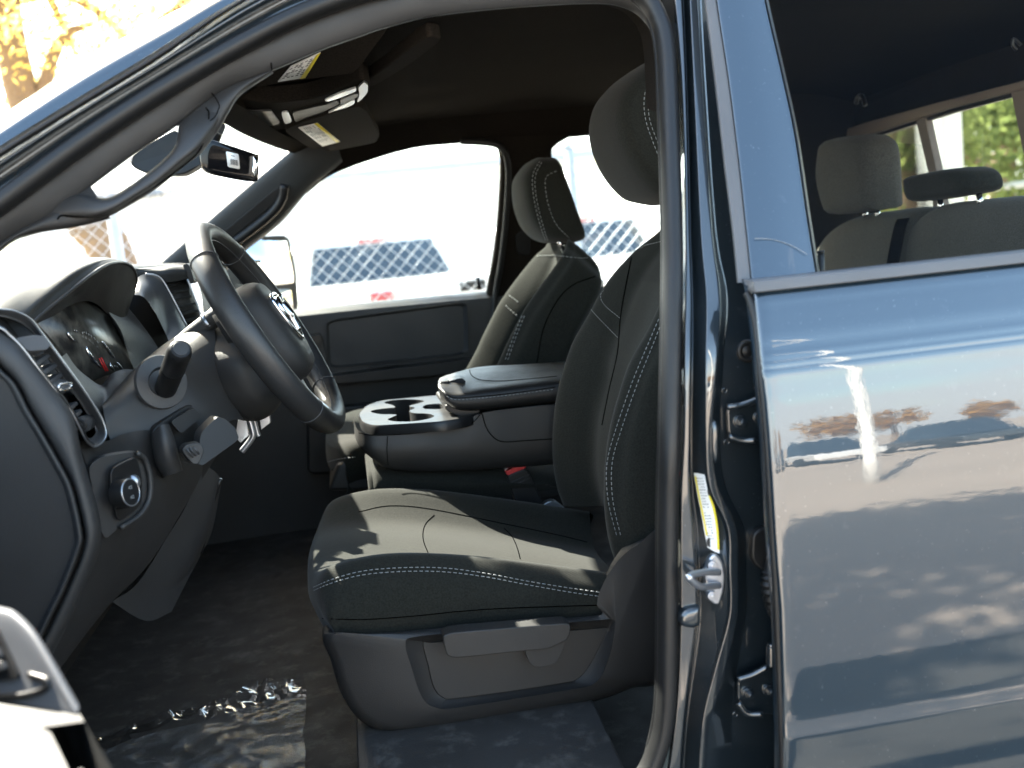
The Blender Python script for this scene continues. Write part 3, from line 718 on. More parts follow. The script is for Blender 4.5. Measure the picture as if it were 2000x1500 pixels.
# instrument face
face = [(80,632,1.50),(100,612,1.53),(126,592,1.57),(150,588,1.61),(172,593,1.66),(212,622,1.72),(246,684,1.74),(262,720,1.74),(216,726,1.66),(176,736,1.56),(135,696,1.50)]
fc = sum(R3(face), V())/len(face)
nrm = (PY(172,593,1.66)-PY(176,736,1.56)).cross(PY(246,684,1.74)-PY(135,696,1.50)).normalized()
if nrm.dot(CAM-fc) < 0: nrm = -nrm
def onface(px, py, lift=0.0):
    d = ray(px, py); t = (fc-CAM).dot(nrm)/d.dot(nrm); return CAM+d*t+nrm*lift
m, nt, bs_ = newmat('instrument_face'); cc_ = coords(nt)
nt.links.new(ramp(nt, noise(nt, cc_, 22, 5, .7), [(.38, (.012, .012, .012)), (.72, (.11, .105, .09))]), bs_.inputs['Base Color'])
bs_.inputs['Roughness'].default_value = .28; bs_.inputs['Specular IOR Level'].default_value = .5
bump(nt, bs_, noise(nt, cc_, 14, 3), .006, .5); M['clusterface'] = m
fl = cr([onface(x, y) for x, y, _ in face], 4, True)
clus = slab('instrument_cluster', [p+(p-fc)*.06 for p in fl], -nrm*.01, M['clusterface'], DASH, bevel=0)
def arc(c, rx, ry, a0, a1, n=14, rot=.95):
    o = []
    for k in range(n+1):
        a = R(a0+(a1-a0)*k/n); x, y = rx*math.cos(a), ry*math.sin(a)
        o.append((c[0]+x*math.cos(rot)-y*math.sin(rot), c[1]+x*math.sin(rot)+y*math.cos(rot)))
    return o
b = MB()
def crescent(mb, p0, p1, w0, bow):
    n = 10; L, Rr = [], []
    for k in range(n+1):
        t = k/n; x = p0[0]+(p1[0]-p0[0])*t; y = p0[1]+(p1[1]-p0[1])*t
        dx, dy = p1[0]-p0[0], p1[1]-p0[1]; l = math.hypot(dx, dy); nx, ny = -dy/l, dx/l
        bb = bow*4*t*(1-t); w = w0*max(.08, 4*t*(1-t))
        L.append(onface(x+nx*(bb+w/2), y+ny*(bb+w/2), .004)); Rr.append(onface(x+nx*(bb-w/2), y+ny*(bb-w/2), .004))
    mb.slab(L+Rr[::-1], -nrm*.003)
for a in (((128,650),(143,668),3,1.5),((164,678),(192,719),5,2),((195,668),(219,700),3.5,-2),((211,710),(220,725),2.5,1),((225,709),(235,723),2.5,-1),((141,646),(148,650),2.5,0)): b = MB(); crescent(b, *a); b.make('gauge_ring', M['chrome'], clus)
e1 = (onface(190,670)-onface(160,650)).normalized(); e2 = nrm.cross(e1).normalized()
if e2.z < 0: e2 = -e2
b = MB()
def fwrite(mb, s, px, py, size):
    vs, fs = text_mesh(s, size); c = onface(px, py, .0025)
    mb.add([c+e1*v.x+e2*v.y for v in vs], fs)
for s, x, y in (('60', 159, 658), ('80', 165, 661), ('100', 171.5, 665), ('120', 178, 671), ('140', 187, 678)): b = MB(); fwrite(b, s, x, y, .0056); b.make('gauge_numeral', M['thread'], clus, fix=False)
b = MB(); fwrite(b, 'F', 137, 654, .006); b.make('fuel_letter', M['thread'], clus, fix=False)
b = MB()
for x, y, x2, y2 in ((157.5,649,158.5,653),(161,648.5,162,651),(165,649,166,653.5),(169.5,652,171,656),(174.5,655,176.5,659.5),(180.5,660,183,664.5),(186.5,667,189,671)):
    b.tube([onface(x, y, .0025), onface(x2, y2, .0025)], .0008, 5)
b.make('gauge_ticks', M['thread'], clus, fix=False)
b = MB()
for dx in (0, 4): b.tube([onface(190+dx, 701-dx*.4, .003), onface(203+dx, 726-dx*.2, .003)], .0011, 6)
b.make('red_needle', M['red'], clus, fix=False)
b = MB()
for x, y in ((220,715),(225,716)): b.tube([onface(x, y, .003), onface(x+1.2, y+1.5, .003)], .001, 6)
b.make('gauge_marks', M['thread'], clus, fix=False)
# far wall of the binnacle, its lower lip, and the plain panel to its right
net('binnacle_wall', [R3([(212,610,1.72),(236,645,1.74),(250,690,1.75),(262,722,1.745)]), R3([(230,612,1.79),(256,640,1.80),(276,680,1.80),(285,705,1.79)]), R3([(250,600,1.88),(282,640,1.86),(308,678,1.84),(316,702,1.81)])], M['greyplastic'] if False else M['dashplastic'], DASH, 4, 4)
net('binnacle_lip', [R3([(130,690,1.485),(150,718,1.50),(176,740,1.535),(196,752,1.56),(207,742,1.58),(218,730,1.62),(238,722,1.68),(262,722,1.74)]), R3([(124,694,1.455),(150,726,1.47),(178,752,1.49),(202,766,1.51),(214,752,1.54),(226,738,1.58),(244,729,1.64),(266,722,1.70)]), R3([(112,702,1.41),(150,752,1.41),(185,800,1.42),(206,830,1.43),(225,800,1.46),(240,770,1.49),(262,742,1.54),(290,712,1.60)])], M['dashplastic'], DASH, 4, 4)
net('inner_bezel', [R3([(256,562,1.92),(262,548,1.93),(280,536,1.95),(304,538,1.96),(330,566,1.965),(366,640,1.97)]), R3([(262,566,1.90),(276,556,1.91),(296,566,1.92),(312,592,1.92),(330,625,1.92),(356,652,1.90)]), R3([(258,575,1.87),(280,580,1.875),(300,605,1.88),(314,632,1.88),(325,655,1.87),(330,668,1.85)])], M['greyplastic'], DASH, 4, 5)
tube('bezel_edge', cr(R3([(284,535,1.948),(304,538,1.955),(318,548,1.96),(338,583,1.962),(368,642,1.965)]), 6), .0018, M['satin'], DASH, 8)
slab('dash_carcass', R3([(80,605,1.95),(190,575,1.95),(258,566,1.95),(285,582,1.95),(312,625,1.95),(332,668,1.95),(330,730,1.95),(100,730,1.95)]), (-.05, .03, 0), M['darkplastic'], DASH, bevel=0)
# centre vent beyond
b = slab('air_vent', R3([(314,548,1.985),(368,543,2.03),(396,620,2.04),(376,640,1.99)]), (-.03, .02, 0), M['darkplastic'], DASH, bevel=0)
for k in range(6):
    y = 556+k*13.5; x = 326+k*7.2
    bar = MB(); bar.slab(R3([(x, y, 1.975), (x+34, y-7, 2.02), (x+36, y-2, 2.02), (x+2.5, y+5, 1.975)]), (-.012, 0, -.002)); bar.make('vent_slat', M['smoothplastic'], b, bevel=.001)
tube('vent_edge', cr(R3([(366,545,2.0),(374,566,2.0),(384,592,2.0),(394,622,2.0)]), 5), .0022, M['satin'], b, 8)
net('dash_top_pad', [R3([(262,545,1.96),(300,549,1.98),(330,551,1.98),(366,545,2.0)]), R3([(262,530,1.965),(298,528,1.98),(330,526,1.98),(362,526,2.0)]), R3([(268,525,2.0),(300,522,2.03),(330,519,2.04),(362,518,2.06)]), R3([(200,532,2.2),(240,530,2.25),(280,528,2.28),(320,526,2.3)])], M['softpad'], DASH, 4, 4)
slab('dash_clip', rnd(R3([(356,517,2.0),(364,514,2.0),(371,520,2.0),(380,548,2.0),(372,556,2.0),(366,540,2.0)]), 3), (0, .06, 0), M['darkplastic'], DASH, bevel=.003)
net('dash_top_far', [R3([(366,520,2.06),(390,519,2.3),(420,520,2.6),(440,522,2.9)]), R3([(390,560,2.06),(405,555,2.3),(430,552,2.6),(450,550,2.9)]), R3([(400,640,2.06),(420,630,2.3),(440,620,2.6),(470,615,2.9)]), R3([(410,760,2.1),(430,730,2.3),(460,710,2.6),(480,700,2.9)])], M['dashplastic'], DASH, 4, 4)
net('dash_deck', [[V((-.385, y, 1.63)) for y in (1.62, 2.05, 2.9)], [V((-.42, y, 1.65)) for y in (1.62, 2.05, 2.9)], [V((-.6, y, 1.645)) for y in (1.75, 2.05, 2.9)], [V((-1.05, y, 1.56)) for y in (1.9, 2.1, 2.9)]], M['softpad'], DASH, 3, 3)

MB().box((-.74, 2.13, 1.43), (.26, .78, .17)).make('dash_body', M['darkplastic'], DASH)
# ---- left air vent
ol = [(-60,598,1.25),(0,603,1.262),(30,607,1.275),(60,622,1.29),(84,651,1.30),(120,699,1.31),(168,765,1.325),(198,813,1.335),(208,844,1.335),(201,862,1.325),(186,870,1.31),(172,862,1.29)]
il = [(-60,612,1.26),(0,618,1.272),(28,626,1.285),(50,638,1.30),(70,660,1.312),(98,706,1.322),(144,770,1.335),(174,816,1.345),(186,840,1.345),(184,850,1.335),(176,856,1.318),(168,852,1.30)]
vent = slab('air_vent', R3([(-60,610,1.40),(0,612,1.40),(50,635,1.40),(84,670,1.40),(130,735,1.41),(190,815,1.42),(200,860,1.41),(170,864,1.38),(120,800,1.37),(60,720,1.36),(0,665,1.36),(-60,640,1.36)]), (-.02, .02, 0), M['darkplastic'], DASH, bevel=0)
net('vent_bezel', [R3([(a[0]+2, a[1], a[2]+.05) for a in ol]), R3(ol), R3([(a[0]*.75+b[0]*.25, a[1]*.75+b[1]*.25, (a[2]*.75+b[2]*.25)-.006) for a, b in zip(ol, il)]), R3([(a[0]*.2+b[0]*.8, a[1]*.2+b[1]*.8, (a[2]*.2+b[2]*.8)-.004) for a, b in zip(ol, il)]), R3(il), R3([(a[0]-1, a[1], a[2]+.07) for a in il])], M['greyplastic'], vent, 3, 5)
tube('bezel_edge', cr(R3([(a[0]-1.5, a[1]+1.5, a[2]-.003) for a in ol]), 5), .0016, M['satin'], vent, 8)
le = [(-60,618,1.235),(0,640,1.236),(20,655,1.238),(45,680,1.24),(78,724,1.243),(100,752,1.247),(124,783,1.25),(141,806,1.254),(155,832,1.262),(168,858,1.275),(180,868,1.30)]
net('vent_inner_edge', [R3([(x, y, d) for x, y, d in le]), R3([(x+5, y, d+.004) for x, y, d in le]), R3([(x+6, y+1, d+.09) for x, y, d in le])], M['smoothplastic'], vent, 3, 4)
tube('bezel_edge', cr(R3(le), 5), .0018, M['satin'], vent, 8)
slab('vent_slat', rnd(R3([(26,661,1.244),(66,654,1.27),(88,656,1.285),(99,674,1.29),(92,683,1.285),(58,686,1.25)]), 3, .2), (-.03, .02, -.01), M['framegrey'], vent, bevel=.004, bseg=3)
for k, (x0, y0, x1, y1) in enumerate([(70,703,100,686),(82,722,112,706),(94,742,120,726),(107,768,132,752),(128,796,150,782),(138,812,158,797),(147,828,170,812)]):
    bar = MB(); bar.slab(R3([(x0, y0+3, 1.262), (x1, y1+1, 1.32), (x1+4, y1+8, 1.32), (x0+6, y0+11, 1.262)]), (-.03, 0, -.004)); bar.make('vent_slat', M['greyplastic'], vent, bevel=.0012)
tabp = R3([(96,742,1.285),(124,740,1.305),(139,748,1.305),(137,760,1.295),(120,764,1.27),(113,758,1.262)])
tab_ = slab('vent_tab', rnd(tabp, 3, .25), (-.025, .004, 0), M['greyplastic'], vent, bevel=.002)
tube('tab_rim', cr(R3([(117,752,1.262),(138,749,1.285),(136,759,1.282),(124,763,1.265),(115,760,1.260)]), 5, True), .0016, M['chrome'], tab_, 8, True)
b = MB(); wa, wb = PY(154, 832, 1.285), PY(173, 824, 1.325)
b.tube([wa, wb], .009, 20); w = b.make('vent_wheel', M['smoothplastic'], vent, bevel=.001)
b = MB(); ax = (wb-wa).normalized(); q1 = ax.orthogonal().normalized(); q2 = ax.cross(q1)
for k in range(24):
    a = k*math.pi/12; dd = (q1*math.cos(a)+q2*math.sin(a))*.0092; b.tube([wa.lerp(wb, .1)+dd, wa.lerp(wb, .9)+dd], .0007, 5)
b.make('wheel_ridges', M['greyplastic'], w)
b = MB()
for k in range(3): b.tube([PY(174+k*2, 821+k, 1.31), PY(176+k*2, 827+k, 1.31)], .0006, 5)
b.make('vent_marks', M['thread'], vent)

# ---- trim panel round the column
T0 = [(200,792,1.44),(235,752,1.49),(268,718,1.53),(318,676,1.59),(360,648,1.63),(410,607,1.67)]
T1 = [(205,818,1.425),(243,775,1.455),(284,742,1.49),(330,703,1.54),(372,672,1.58),(418,628,1.63)]
T2 = [(212,850,1.42),(256,815,1.445),(306,785,1.475),(358,752,1.51),(396,722,1.55),(424,690,1.58)]
T3 = [(232,890,1.42),(286,855,1.445),(342,822,1.475),(396,795,1.51),(428,785,1.54),(452,778,1.57)]
T4 = [(262,930,1.43),(310,905,1.45),(370,870,1.48),(425,840,1.52),(455,820,1.55),(478,822,1.58)]
net('column_panel', [R3([(a, b_, c+.05) for a, b_, c in T0]), R3(T0), R3(T1), R3(T2), R3(T3), R3(T4)], M['dashplastic'], DASH, 5, 5)
sc_ = PY(315, 746, 1.478); sn = (V((.55, -.75, .12))).normalized(); s1 = sn.orthogonal().normalized(); s2 = sn.cross(s1)
b = MB()
for r0, r1, d0, d1 in ((.0385, .037, -.002, .003), (.037, .021, .003, .0045), (.021, .017, .0045, -.002), (.017, .001, -.002, -.002)):
    vs = [];
    for rr, dd in ((r0, d0), (r1, d1)): vs += [sc_+(s1*math.cos(a)+s2*math.sin(a))*rr+sn*dd for a in [k*math.pi/20 for k in range(40)]]
    b.add(vs, gridfaces(2, 40, True))
b.make('stalk_ring', M['greyplastic'], DASH, sharp=30)
s0, sT = PY(324, 758, 1.475), PY(352, 684, 1.375); sd = (sT-s0).normalized()
b = MB(); b.tube([s0, s0.lerp(sT, .5), s0.lerp(sT, .52), s0.lerp(sT, .55), sT-sd*.006, sT, sT+sd*.004], [.0150, .0155, .0145, .0160, .0158, .0148, .0120], 28)
stalk = b.make('turn_signal_stalk', M['smoothplastic'], DASH, sharp=40)
b = MB(); b.tube([sT+sd*.0035, sT+sd*.0055], [.0105, .0100], 24); b.make('stalk_button', M['dashplastic'], stalk, bevel=.0006)

# ---- steering column and wheel
WY = 1.65
T, B_ = PY(395, 456, WY), PY(652, 820, WY)
WC = (T+B_)/2; WR = (T-B_).length/2; we1 = (T-B_).normalized()
wn0 = we1.cross(V((0, 1, 0))); wn0 = wn0 if wn0.x > 0 else -wn0
ya = R(4.6); we2 = V((0, 1, 0))*math.cos(ya)+wn0*math.sin(ya); wn = wn0*math.cos(ya)-V((0, 1, 0))*math.sin(ya)
W = lambda a, b, c: WC+we1*a+we2*b+wn*c
U0r = R3([(402,640,1.66),(400,690,1.60),(418,755,1.575),(450,805,1.59),(478,822,1.62),(480,815,1.72)])
U1r = R3([(418,622,1.66),(420,690,1.575),(445,765,1.56),(482,812,1.58),(505,822,1.62),(510,810,1.72)])
U2r = R3([(445,612,1.66),(465,690,1.56),(492,765,1.552),(520,800,1.58),(532,808,1.62),(540,795,1.72)])
U3r = R3([(480,605,1.66),(515,680,1.575),(540,740,1.57),(552,775,1.6),(555,780,1.64),(560,770,1.72)])
shroud = net('steering_column', [U0r, U1r, U2r, U3r], M['plastic'], TRUCK, 5, 5)
b = MB(); c = PY(439, 701, 1.572); b.tube([c+V((math.cos(a)*.006, -.002, math.sin(a)*.006)) for a in [k*math.pi/8 for k in range(16)]], .0015, 6, True); b.make('screw_recess', M['smoothplastic'], shroud)
tube('gear_lever', cr(R3([(345,682,1.64),(375,655,1.63),(410,628,1.62),(432,610,1.62),(470,585,1.70)]), 6), .0145, M['dashplastic'], shroud, 18)
tube('lever_ring', R3([(405,630,1.622),(412,625,1.62)]), .0155, M['satin'], shroud, 20)
ang = [2*math.pi*k/120 for k in range(120)]
b = MB(); path = [W(math.cos(a)*WR, math.sin(a)*WR, 0) for a in ang]
vs = []
for a in ang:
    er = we1*math.cos(a)+we2*math.sin(a); c = WC+er*WR
    gx = .0185+.003*abs(math.sin(a))
    for k in range(20):
        f = 2*math.pi*k/20; vs.append(c+er*(math.cos(f)*.0170)+wn*(math.sin(f)*gx))
fs = gridfaces(121, 20, True); fs = [tuple(i % (120*20) for i in f) for f in fs]
perf, nt, pb_ = newmat('perforated_leather'); pc = coords(nt)
vo = nd(nt, 'ShaderNodeTexVoronoi'); vo.inputs['Scale'].default_value = 300; vo.inputs['Randomness'].default_value = .25; nt.links.new(pc, vo.inputs['Vector'])
dots = ramp(nt, vo.outputs['Distance'], [(.16, 0.), (.26, 1.)])
nt.links.new(mixc(nt, dots, (.003, .003, .003), (.019, .019, .0195)), pb_.inputs['Base Color']); pb_.inputs['Roughness'].default_value = .42
bump(nt, pb_, dots, .0003, .25)
mi = []
for i in range(120):
    d = abs(math.sin(ang[i])); mi += [1 if d > .62 else 0]*20
WHEEL = mk('steering_wheel', vs, fs, None, TRUCK, mats=[M['leather'], perf], mi=mi)
for a in (R(42), R(138), R(-42), R(-138)):
    er = we1*math.cos(a)+we2*math.sin(a); c = WC+er*WR
    tube('rim_seam', [c+er*(math.cos(f)*.0172)+wn*(math.sin(f)*.021) for f in [k*math.pi/12 for k in range(24)]], .0009, M['greyplastic'], WHEEL, 6, True)
tube('rim_edge', [WC+(we1*math.cos(a)+we2*math.sin(a))*(WR-.0165)+wn*.006 for a in ang], .0013, M['greyplastic'], WHEEL, 6, True)
# hub cover with bulge
def cover(rows_):
    rings = []
    for s, d in rows_:
        ring = []
        for k in range(40):
            a = 2*math.pi*k/40; p = 3.0
            q = (abs(math.cos(a))**p+abs(math.sin(a))**p)**(-1/p)
            ring.append(W(math.cos(a)*q*.086*s-.008, math.sin(a)*q*.074*s, d))
        rings.append(ring)
    return rings
cv = add_rings(MB(), cover([(1.0, -.05), (1.02, -.02), (1.0, .008), (.95, .018), (.86, .027), (.6, .032), (.15, .033)])).make('airbag_cover', M['plastic'], WHEEL)
b = MB()
em = [(.042,-.030),(.046,0),(.042,.030),(.020,.034),(-.018,.026),(-.044,0),(-.018,-.026),(.020,-.034)]
b.tube([W(x*.9, y*.9, .034) for x, y in [(p.x, p.y) for p in cr([V((*q, 0)) for q in em], 5, True)]], .0035, 8, True)
for s in (-1, 1):      # a chrome horned animal head shape inside a shield outline
    b.tube(cr([W(.022, s*.004, .036), W(.031, s*.013, .038), W(.021, s*.022, .037), W(.004, s*.018, .036), W(.002, s*.011, .036)], 6), [.006]*10+[.005]*15, 8)
b.tube(cr([W(.022, 0, .036), W(0, 0, .038), W(-.028, 0, .035)], 6), [.009]*7+[.007]*6, 10)
b.make('emblem', M['chrome'], WHEEL)
for y0 in (-1, 1):
    b = MB(); b.tube(cr([W(-.01, y0*.07, -.01), W(-.012, y0*.12, -.012), W(-.005, y0*(WR-.012), 0)], 5), [.03, .029, .028, .027, .026, .025, .023, .022, .021, .02, .018], 12, flat=.45, ref=wn); b.make('side_spoke', M['plastic'], WHEEL)
b = MB(); b.tube(cr([W(-.08, 0, -.01), W(-.12, 0, -.012), W(-(WR-.010), 0, .0)], 5), .022, 12, flat=.35, ref=wn)
b.make('lower_spoke', M['satin'], WHEEL)
tx, tf = text_mesh('SRS AIRBAG', .0085)
b = MB(); b.add([W(v.y-.064, v.x*-1, .0315) for v in tx], tf); b.make('airbag_lettering', M['thread'], WHEEL)

# ---- lower dash: headlamp switch, knee panel, brake release, kick panel
net('knee_panel', [R3([(150,860,1.30),(205,862,1.36),(240,848,1.41),(285,840,1.44),(330,850,1.47)]), R3([(166,900,1.295),(215,905,1.35),(262,890,1.41),(310,885,1.45),(360,900,1.50)]), R3([(186,985,1.29),(235,1000,1.345),(282,960,1.41),(330,935,1.46),(396,915,1.54)]), R3([(196,1055,1.29),(230,1055,1.34),(270,1040,1.40),(310,1020,1.45),(352,1005,1.51)]), R3([(180,1115,1.29),(205,1120,1.33),(230,1120,1.37),(255,1118,1.41),(280,1115,1.45)]), R3([(98,1288,1.28),(115,1288,1.30),(130,1280,1.32),(150,1262,1.35),(186,1205,1.39)]), R3([(60,1350,1.28),(75,1350,1.30),(90,1345,1.32),(105,1320,1.34),(130,1290,1.38)])], M['plastic'], DASH, 5, 5)
pod = R3([(172,912,1.288),(196,892,1.30),(264,882,1.345),(280,898,1.36),(291,936,1.365),(288,978,1.36),(268,1010,1.34),(230,1034,1.31),(207,1054,1.295),(196,1036,1.288),(182,960,1.285)])
lswp = rnd(pod, 3, .3)
LSW = slab('headlamp_switch', lswp, (-.006, .02, 0), M['dashplastic'], DASH, bevel=.006, bseg=3)
bz = rnd(R3([(211,914,1.300),(262,890,1.338),(273,930,1.346),(274,985,1.346),(226,1022,1.308),(212,962,1.296)]), 3, .25)
slab('switch_plate', [p+V((.004, -.006, 0)) for p in bz], (-.004, .01, 0), M['smoothplastic'], LSW, bevel=.002)
tube('pod_rim', cr([p+V((.003, -.004, 0)) for p in R3([(264,884,1.345),(280,898,1.36),(290,936,1.365),(287,976,1.36),(268,1006,1.34),(232,1030,1.31)])], 5), .0035, M['dashplastic'], LSW, 8)
k0, k1 = PY(226, 966, 1.315), PY(243, 962, 1.275)
kd = (k1-k0).normalized()
kn2 = V((.90, -.42, .10)).normalized(); q1 = V((0, 0, 1)); q1 = (q1-kn2*q1.dot(kn2)).normalized(); q2 = kn2.cross(q1)
def disc(c, r, n=28): return [c+(q1*math.cos(a)+q2*math.sin(a))*r for a in [2*math.pi*k/n for k in range(n)]]
kc = PY(232, 965, 1.300)
knob = add_rings(MB(), [disc(kc, .0185), disc(kc+kn2*.012, .0180), disc(kc+kn2*.018, .0165), disc(kc+kn2*.0185, .010)]).make('knob', M['smoothplastic'], LSW, sharp=50)
b = MB(); b.tube(disc(kc+kn2*.0175, .0165), .0010, 6, True); b.make('knob_ring', M['satin'], LSW)
b = MB()
for zz in (.006, -.006):
    c = kc+kn2*.019+q1*zz; b.tube([c+q2*-.002+q1*.002, c+q2*-.002-q1*.002, c+q2*.001-q1*.0015, c+q2*.0015+q1*.0015], .0005, 5, True)
    for dz in (-.0012, 0, .0012): b.tube([c+q2*.0025+q1*dz, c+q2*.0045+q1*dz], .0003, 4)
for x, y in ((214,933),(219,931),(223,932)): b.tube([PY(x, y, 1.30), PY(x+3, y-2, 1.301)], .0007, 5)
b.make('switch_symbols', M['thread'], LSW)
th = MB(); c = PY(257, 942, 1.328); th.tube([c-q2*.004, c+q2*.004], .0105, 20); th.make('dimmer_wheel', M['satin'], LSW)
for y in (0, 1):
    pass
# brake-release recess, pad and handle
slab('release_recess', rnd(R3([(296,848,1.435),(304,832,1.44),(362,792,1.49),(378,790,1.50),(404,820,1.52),(400,850,1.50),(330,905,1.44),(300,880,1.43)]), 3, .25), (-.01, .02, 0), M['darkplastic'], DASH, bevel=.003)
slab('fuse_pad', rnd(R3([(333,823,1.44),(378,796,1.478),(393,812,1.486),(390,818,1.48),(354,848,1.446)]), 3, .2), (-.004, .012, 0), M['plastic'], DASH, bevel=.002)
net('release_housing', [R3([(296,846,1.455),(299,876,1.455),(305,906,1.45),(320,934,1.45)]), R3([(297,846,1.425),(300,876,1.42),(306,905,1.42),(321,931,1.425)]), R3([(314,830,1.415),(319,862,1.405),(327,896,1.408),(340,925,1.42)]), R3([(328,828,1.425),(339,858,1.42),(347,890,1.422),(355,920,1.43)]), R3([(330,828,1.45),(341,857,1.45),(349,889,1.45),(357,918,1.45)])], M['dashplastic'], DASH, 5, 5)
hl = slab('brake_release_handle', rnd(R3([(392,846,1.42),(424,814,1.45),(440,818,1.46),(460,836,1.46),(468,858,1.45),(396,910,1.41),(386,906,1.40)]), 3, .2), (-.012, .026, 0), M['dashplastic'], DASH, bevel=.004, bseg=3)
slab('handle_grip', rnd(R3([(354,880,1.395),(364,868,1.395),(392,864,1.405),(400,880,1.405),(388,908,1.40),(376,906,1.395)]), 3, .3), (-.008, .02, 0), M['dashplastic'], hl, bevel=.004, bseg=3)
b = MB()
for k in range(3): b.tube([PY(364+k*7, 876-k*1.5, 1.390), PY(377+k*6, 893-k*3, 1.394)], .0016, 6)
b.make('grip_rib', M['greyplastic'], hl)
net('kick_panel', [R3([(396,905,1.60),(424,925,1.62),(432,945,1.64)]), R3([(365,985,1.58),(400,1020,1.62),(415,1035,1.66)]), R3([(320,1060,1.55),(365,1110,1.60),(392,1085,1.66)]), R3([(268,1140,1.50),(320,1160,1.56),(368,1130,1.62)]), R3([(218,1175,1.46),(285,1213,1.52),(335,1195,1.58)])], M['greyplastic'] if False else M['dashplastic'], DASH, 5, 4)
tube('kick_panel_edge', cr(R3([(430,935,1.63),(410,1000,1.64),(392,1080,1.65)]), 5), .004, M['smoothplastic'], DASH, 8)
# pedal bracket
b = MB()
b.tube(cr(R3([(485,812,1.66),(492,838,1.66),(494,850,1.66),(488,862,1.66),(472,882,1.66)]), 5), .0055, 8)
b.make('pedal_bracket', M['steel'], TRUCK, bevel=.001); b = MB()
b.tube(cr(R3([(494,810,1.70),(503,845,1.70),(506,852,1.70)]), 5), .004, 8)
b.make('pedal_arm', M['steel'], TRUCK, bevel=.001); b = MB()
b.slab(R3([(465,820,1.72),(480,812,1.72),(486,850,1.72),(470,866,1.72),(458,852,1.72)]), (0, .01, 0))
b.make('bracket_plate', M['steel'], TRUCK, bevel=.001); b = MB()
b.slab(R3([(505,805,1.74),(526,806,1.74),(528,826,1.74),(510,840,1.74)]), (0, .02, 0))
b.make('bracket_plate', M['steel'], TRUCK, bevel=.001)
# ================================================================== cabin shell
from mathutils.geometry import tessellate_polygon
HZ = 1.945
HDR = R3([(330,190,1.34),(433,231,1.75),(475,255,2.05),(520,275,2.38),(566,292,2.72)])
# ---- trim along the driver's roof rail and windscreen pillar
IA = [(-160,532),(0,415),(100,338),(150,300),(225,249),(300,198),(375,154),(450,111),(520,72),(600,34),(680,8),(745,-8),(880,-35),(1040,-48),(1180,-45),(1250,-8),(1284,50),(1296,140),(1300,220)]
IB = [(-160,606),(0,476),(90,424),(156,379),(255,306),(342,247),(400,200),(450,168),(531,138),(625,99),(700,72),(754,54),(850,31),(1000,15),(1150,7),(1210,13),(1252,36),(1277,85),(1286,220)]
mid = lambda t: [(a[0]*(1-t)+b[0]*t, a[1]*(1-t)+b[1]*t) for a, b in zip(IA, IB)]
TRIM = net('windscreen_pillar_trim', [row(IA, PT, .035), row(mid(.12), PT, .028), row(mid(.5), PT, .034), row(mid(.9), PT, .046), row(IB, PT, .056), row(mid(1.02), PT, .10)], M['plastic'], TRUCK, 4, 5)
TRIM['label'] = 'pillar trim with grab handle beside the open driver door'
net('trim_foot', [row([(-160,600),(0,470),(90,418),(156,373),(176,362)], PT, .050), row([(-160,620),(0,482),(74,440),(152,408),(196,394)], PT, .046), row([(-160,645),(0,489),(62,456),(150,440),(214,424)], PT, .056), row([(-160,650),(0,492),(62,459),(150,443),(214,427)], PT, .09)], M['plastic'], TRIM, 4, 5)
net('trim_head', [row([(335,246),(396,196),(446,163),(500,144),(532,134)], PT, .052), row([(368,252),(410,224),(452,188),(490,160),(532,138)], PT, .050), row([(388,300),(424,254),(446,216),(470,182),(533,141)], PT, .060), row([(390,303),(426,257),(448,219),(472,185),(534,143)], PT, .09)], M['plastic'], TRIM, 4, 5)
hp_ = [(96,414,.066),(126,409,.050),(165,406,.040),(208,401,.036),(250,383,.035),(302,345,.035),(345,308,.035),(370,274,.037),(388,240,.041),(402,210,.052),(412,186,.068)]
hin = [(70,398),(110,386),(156,379),(188,387),(216,385),(250,365),(300,328),(336,294),(346,270),(350,244),(372,218),(404,196)]
hout = [(64,428),(100,425),(150,425),(190,424),(222,412),(256,392),(304,362),(352,322),(386,294),(412,260),(432,226),(440,192)]
hm = lambda t: [(a[0]*(1-t)+b_[0]*t, a[1]*(1-t)+b_[1]*t) for a, b_ in zip(hin, hout)]
prw = [[.062, .058, .050, .040, .040, .040, .040, .040, .042, .048, .058, .064], [.056, .050, .038, .028, .026, .026, .026, .027, .030, .038, .050, .058], [.055, .048, .034, .024, .022, .021, .021, .022, .026, .034, .048, .057], [.057, .050, .038, .028, .026, .025, .025, .026, .030, .038, .050, .059], [.064, .060, .052, .044, .042, .042, .042, .042, .044, .050, .060, .066]]
hrows = [[PT(p[0], p[1], o) for p, o in zip(hm(t), os_)] for t, os_ in zip((0, .16, .5, .84, 1), prw)]
hback = [[q+V((0, .022, 0)) for q in hrows[4]], [q+V((0, .022, 0)) for q in hrows[0]]]
net('grab_handle', hrows+hback+[hrows[0]], M['dashplastic'], TRIM, 5, 5)
tube('handle_seam', cr(row([(112,428),(120,421),(150,424),(195,422),(225,410),(300,366),(350,330),(388,296),(404,254),(408,222),(402,210)], PT, .045), 5), .0009, M['seam'], TRIM, 6)
tube('trim_seam', cr(row([(408,175),(420,190),(428,205),(426,215),(420,228),(405,240)], PT, .0445), 5), .0007, M['seam'], TRIM, 6)
tube('trim_seam', cr(row([(518,110),(528,118),(531,137)], PT, .042), 5), .0009, M['seam'], TRIM, 6)
net('headliner_edge', [row([(a[0], a[1]) for a in IB[8:]], PT, .060), [V((p.x+.0, p.y+.05, p.z+.012)) for p in row(IB[8:], PT, .06)]], M['headcloth'], TRIM, 3, 4)

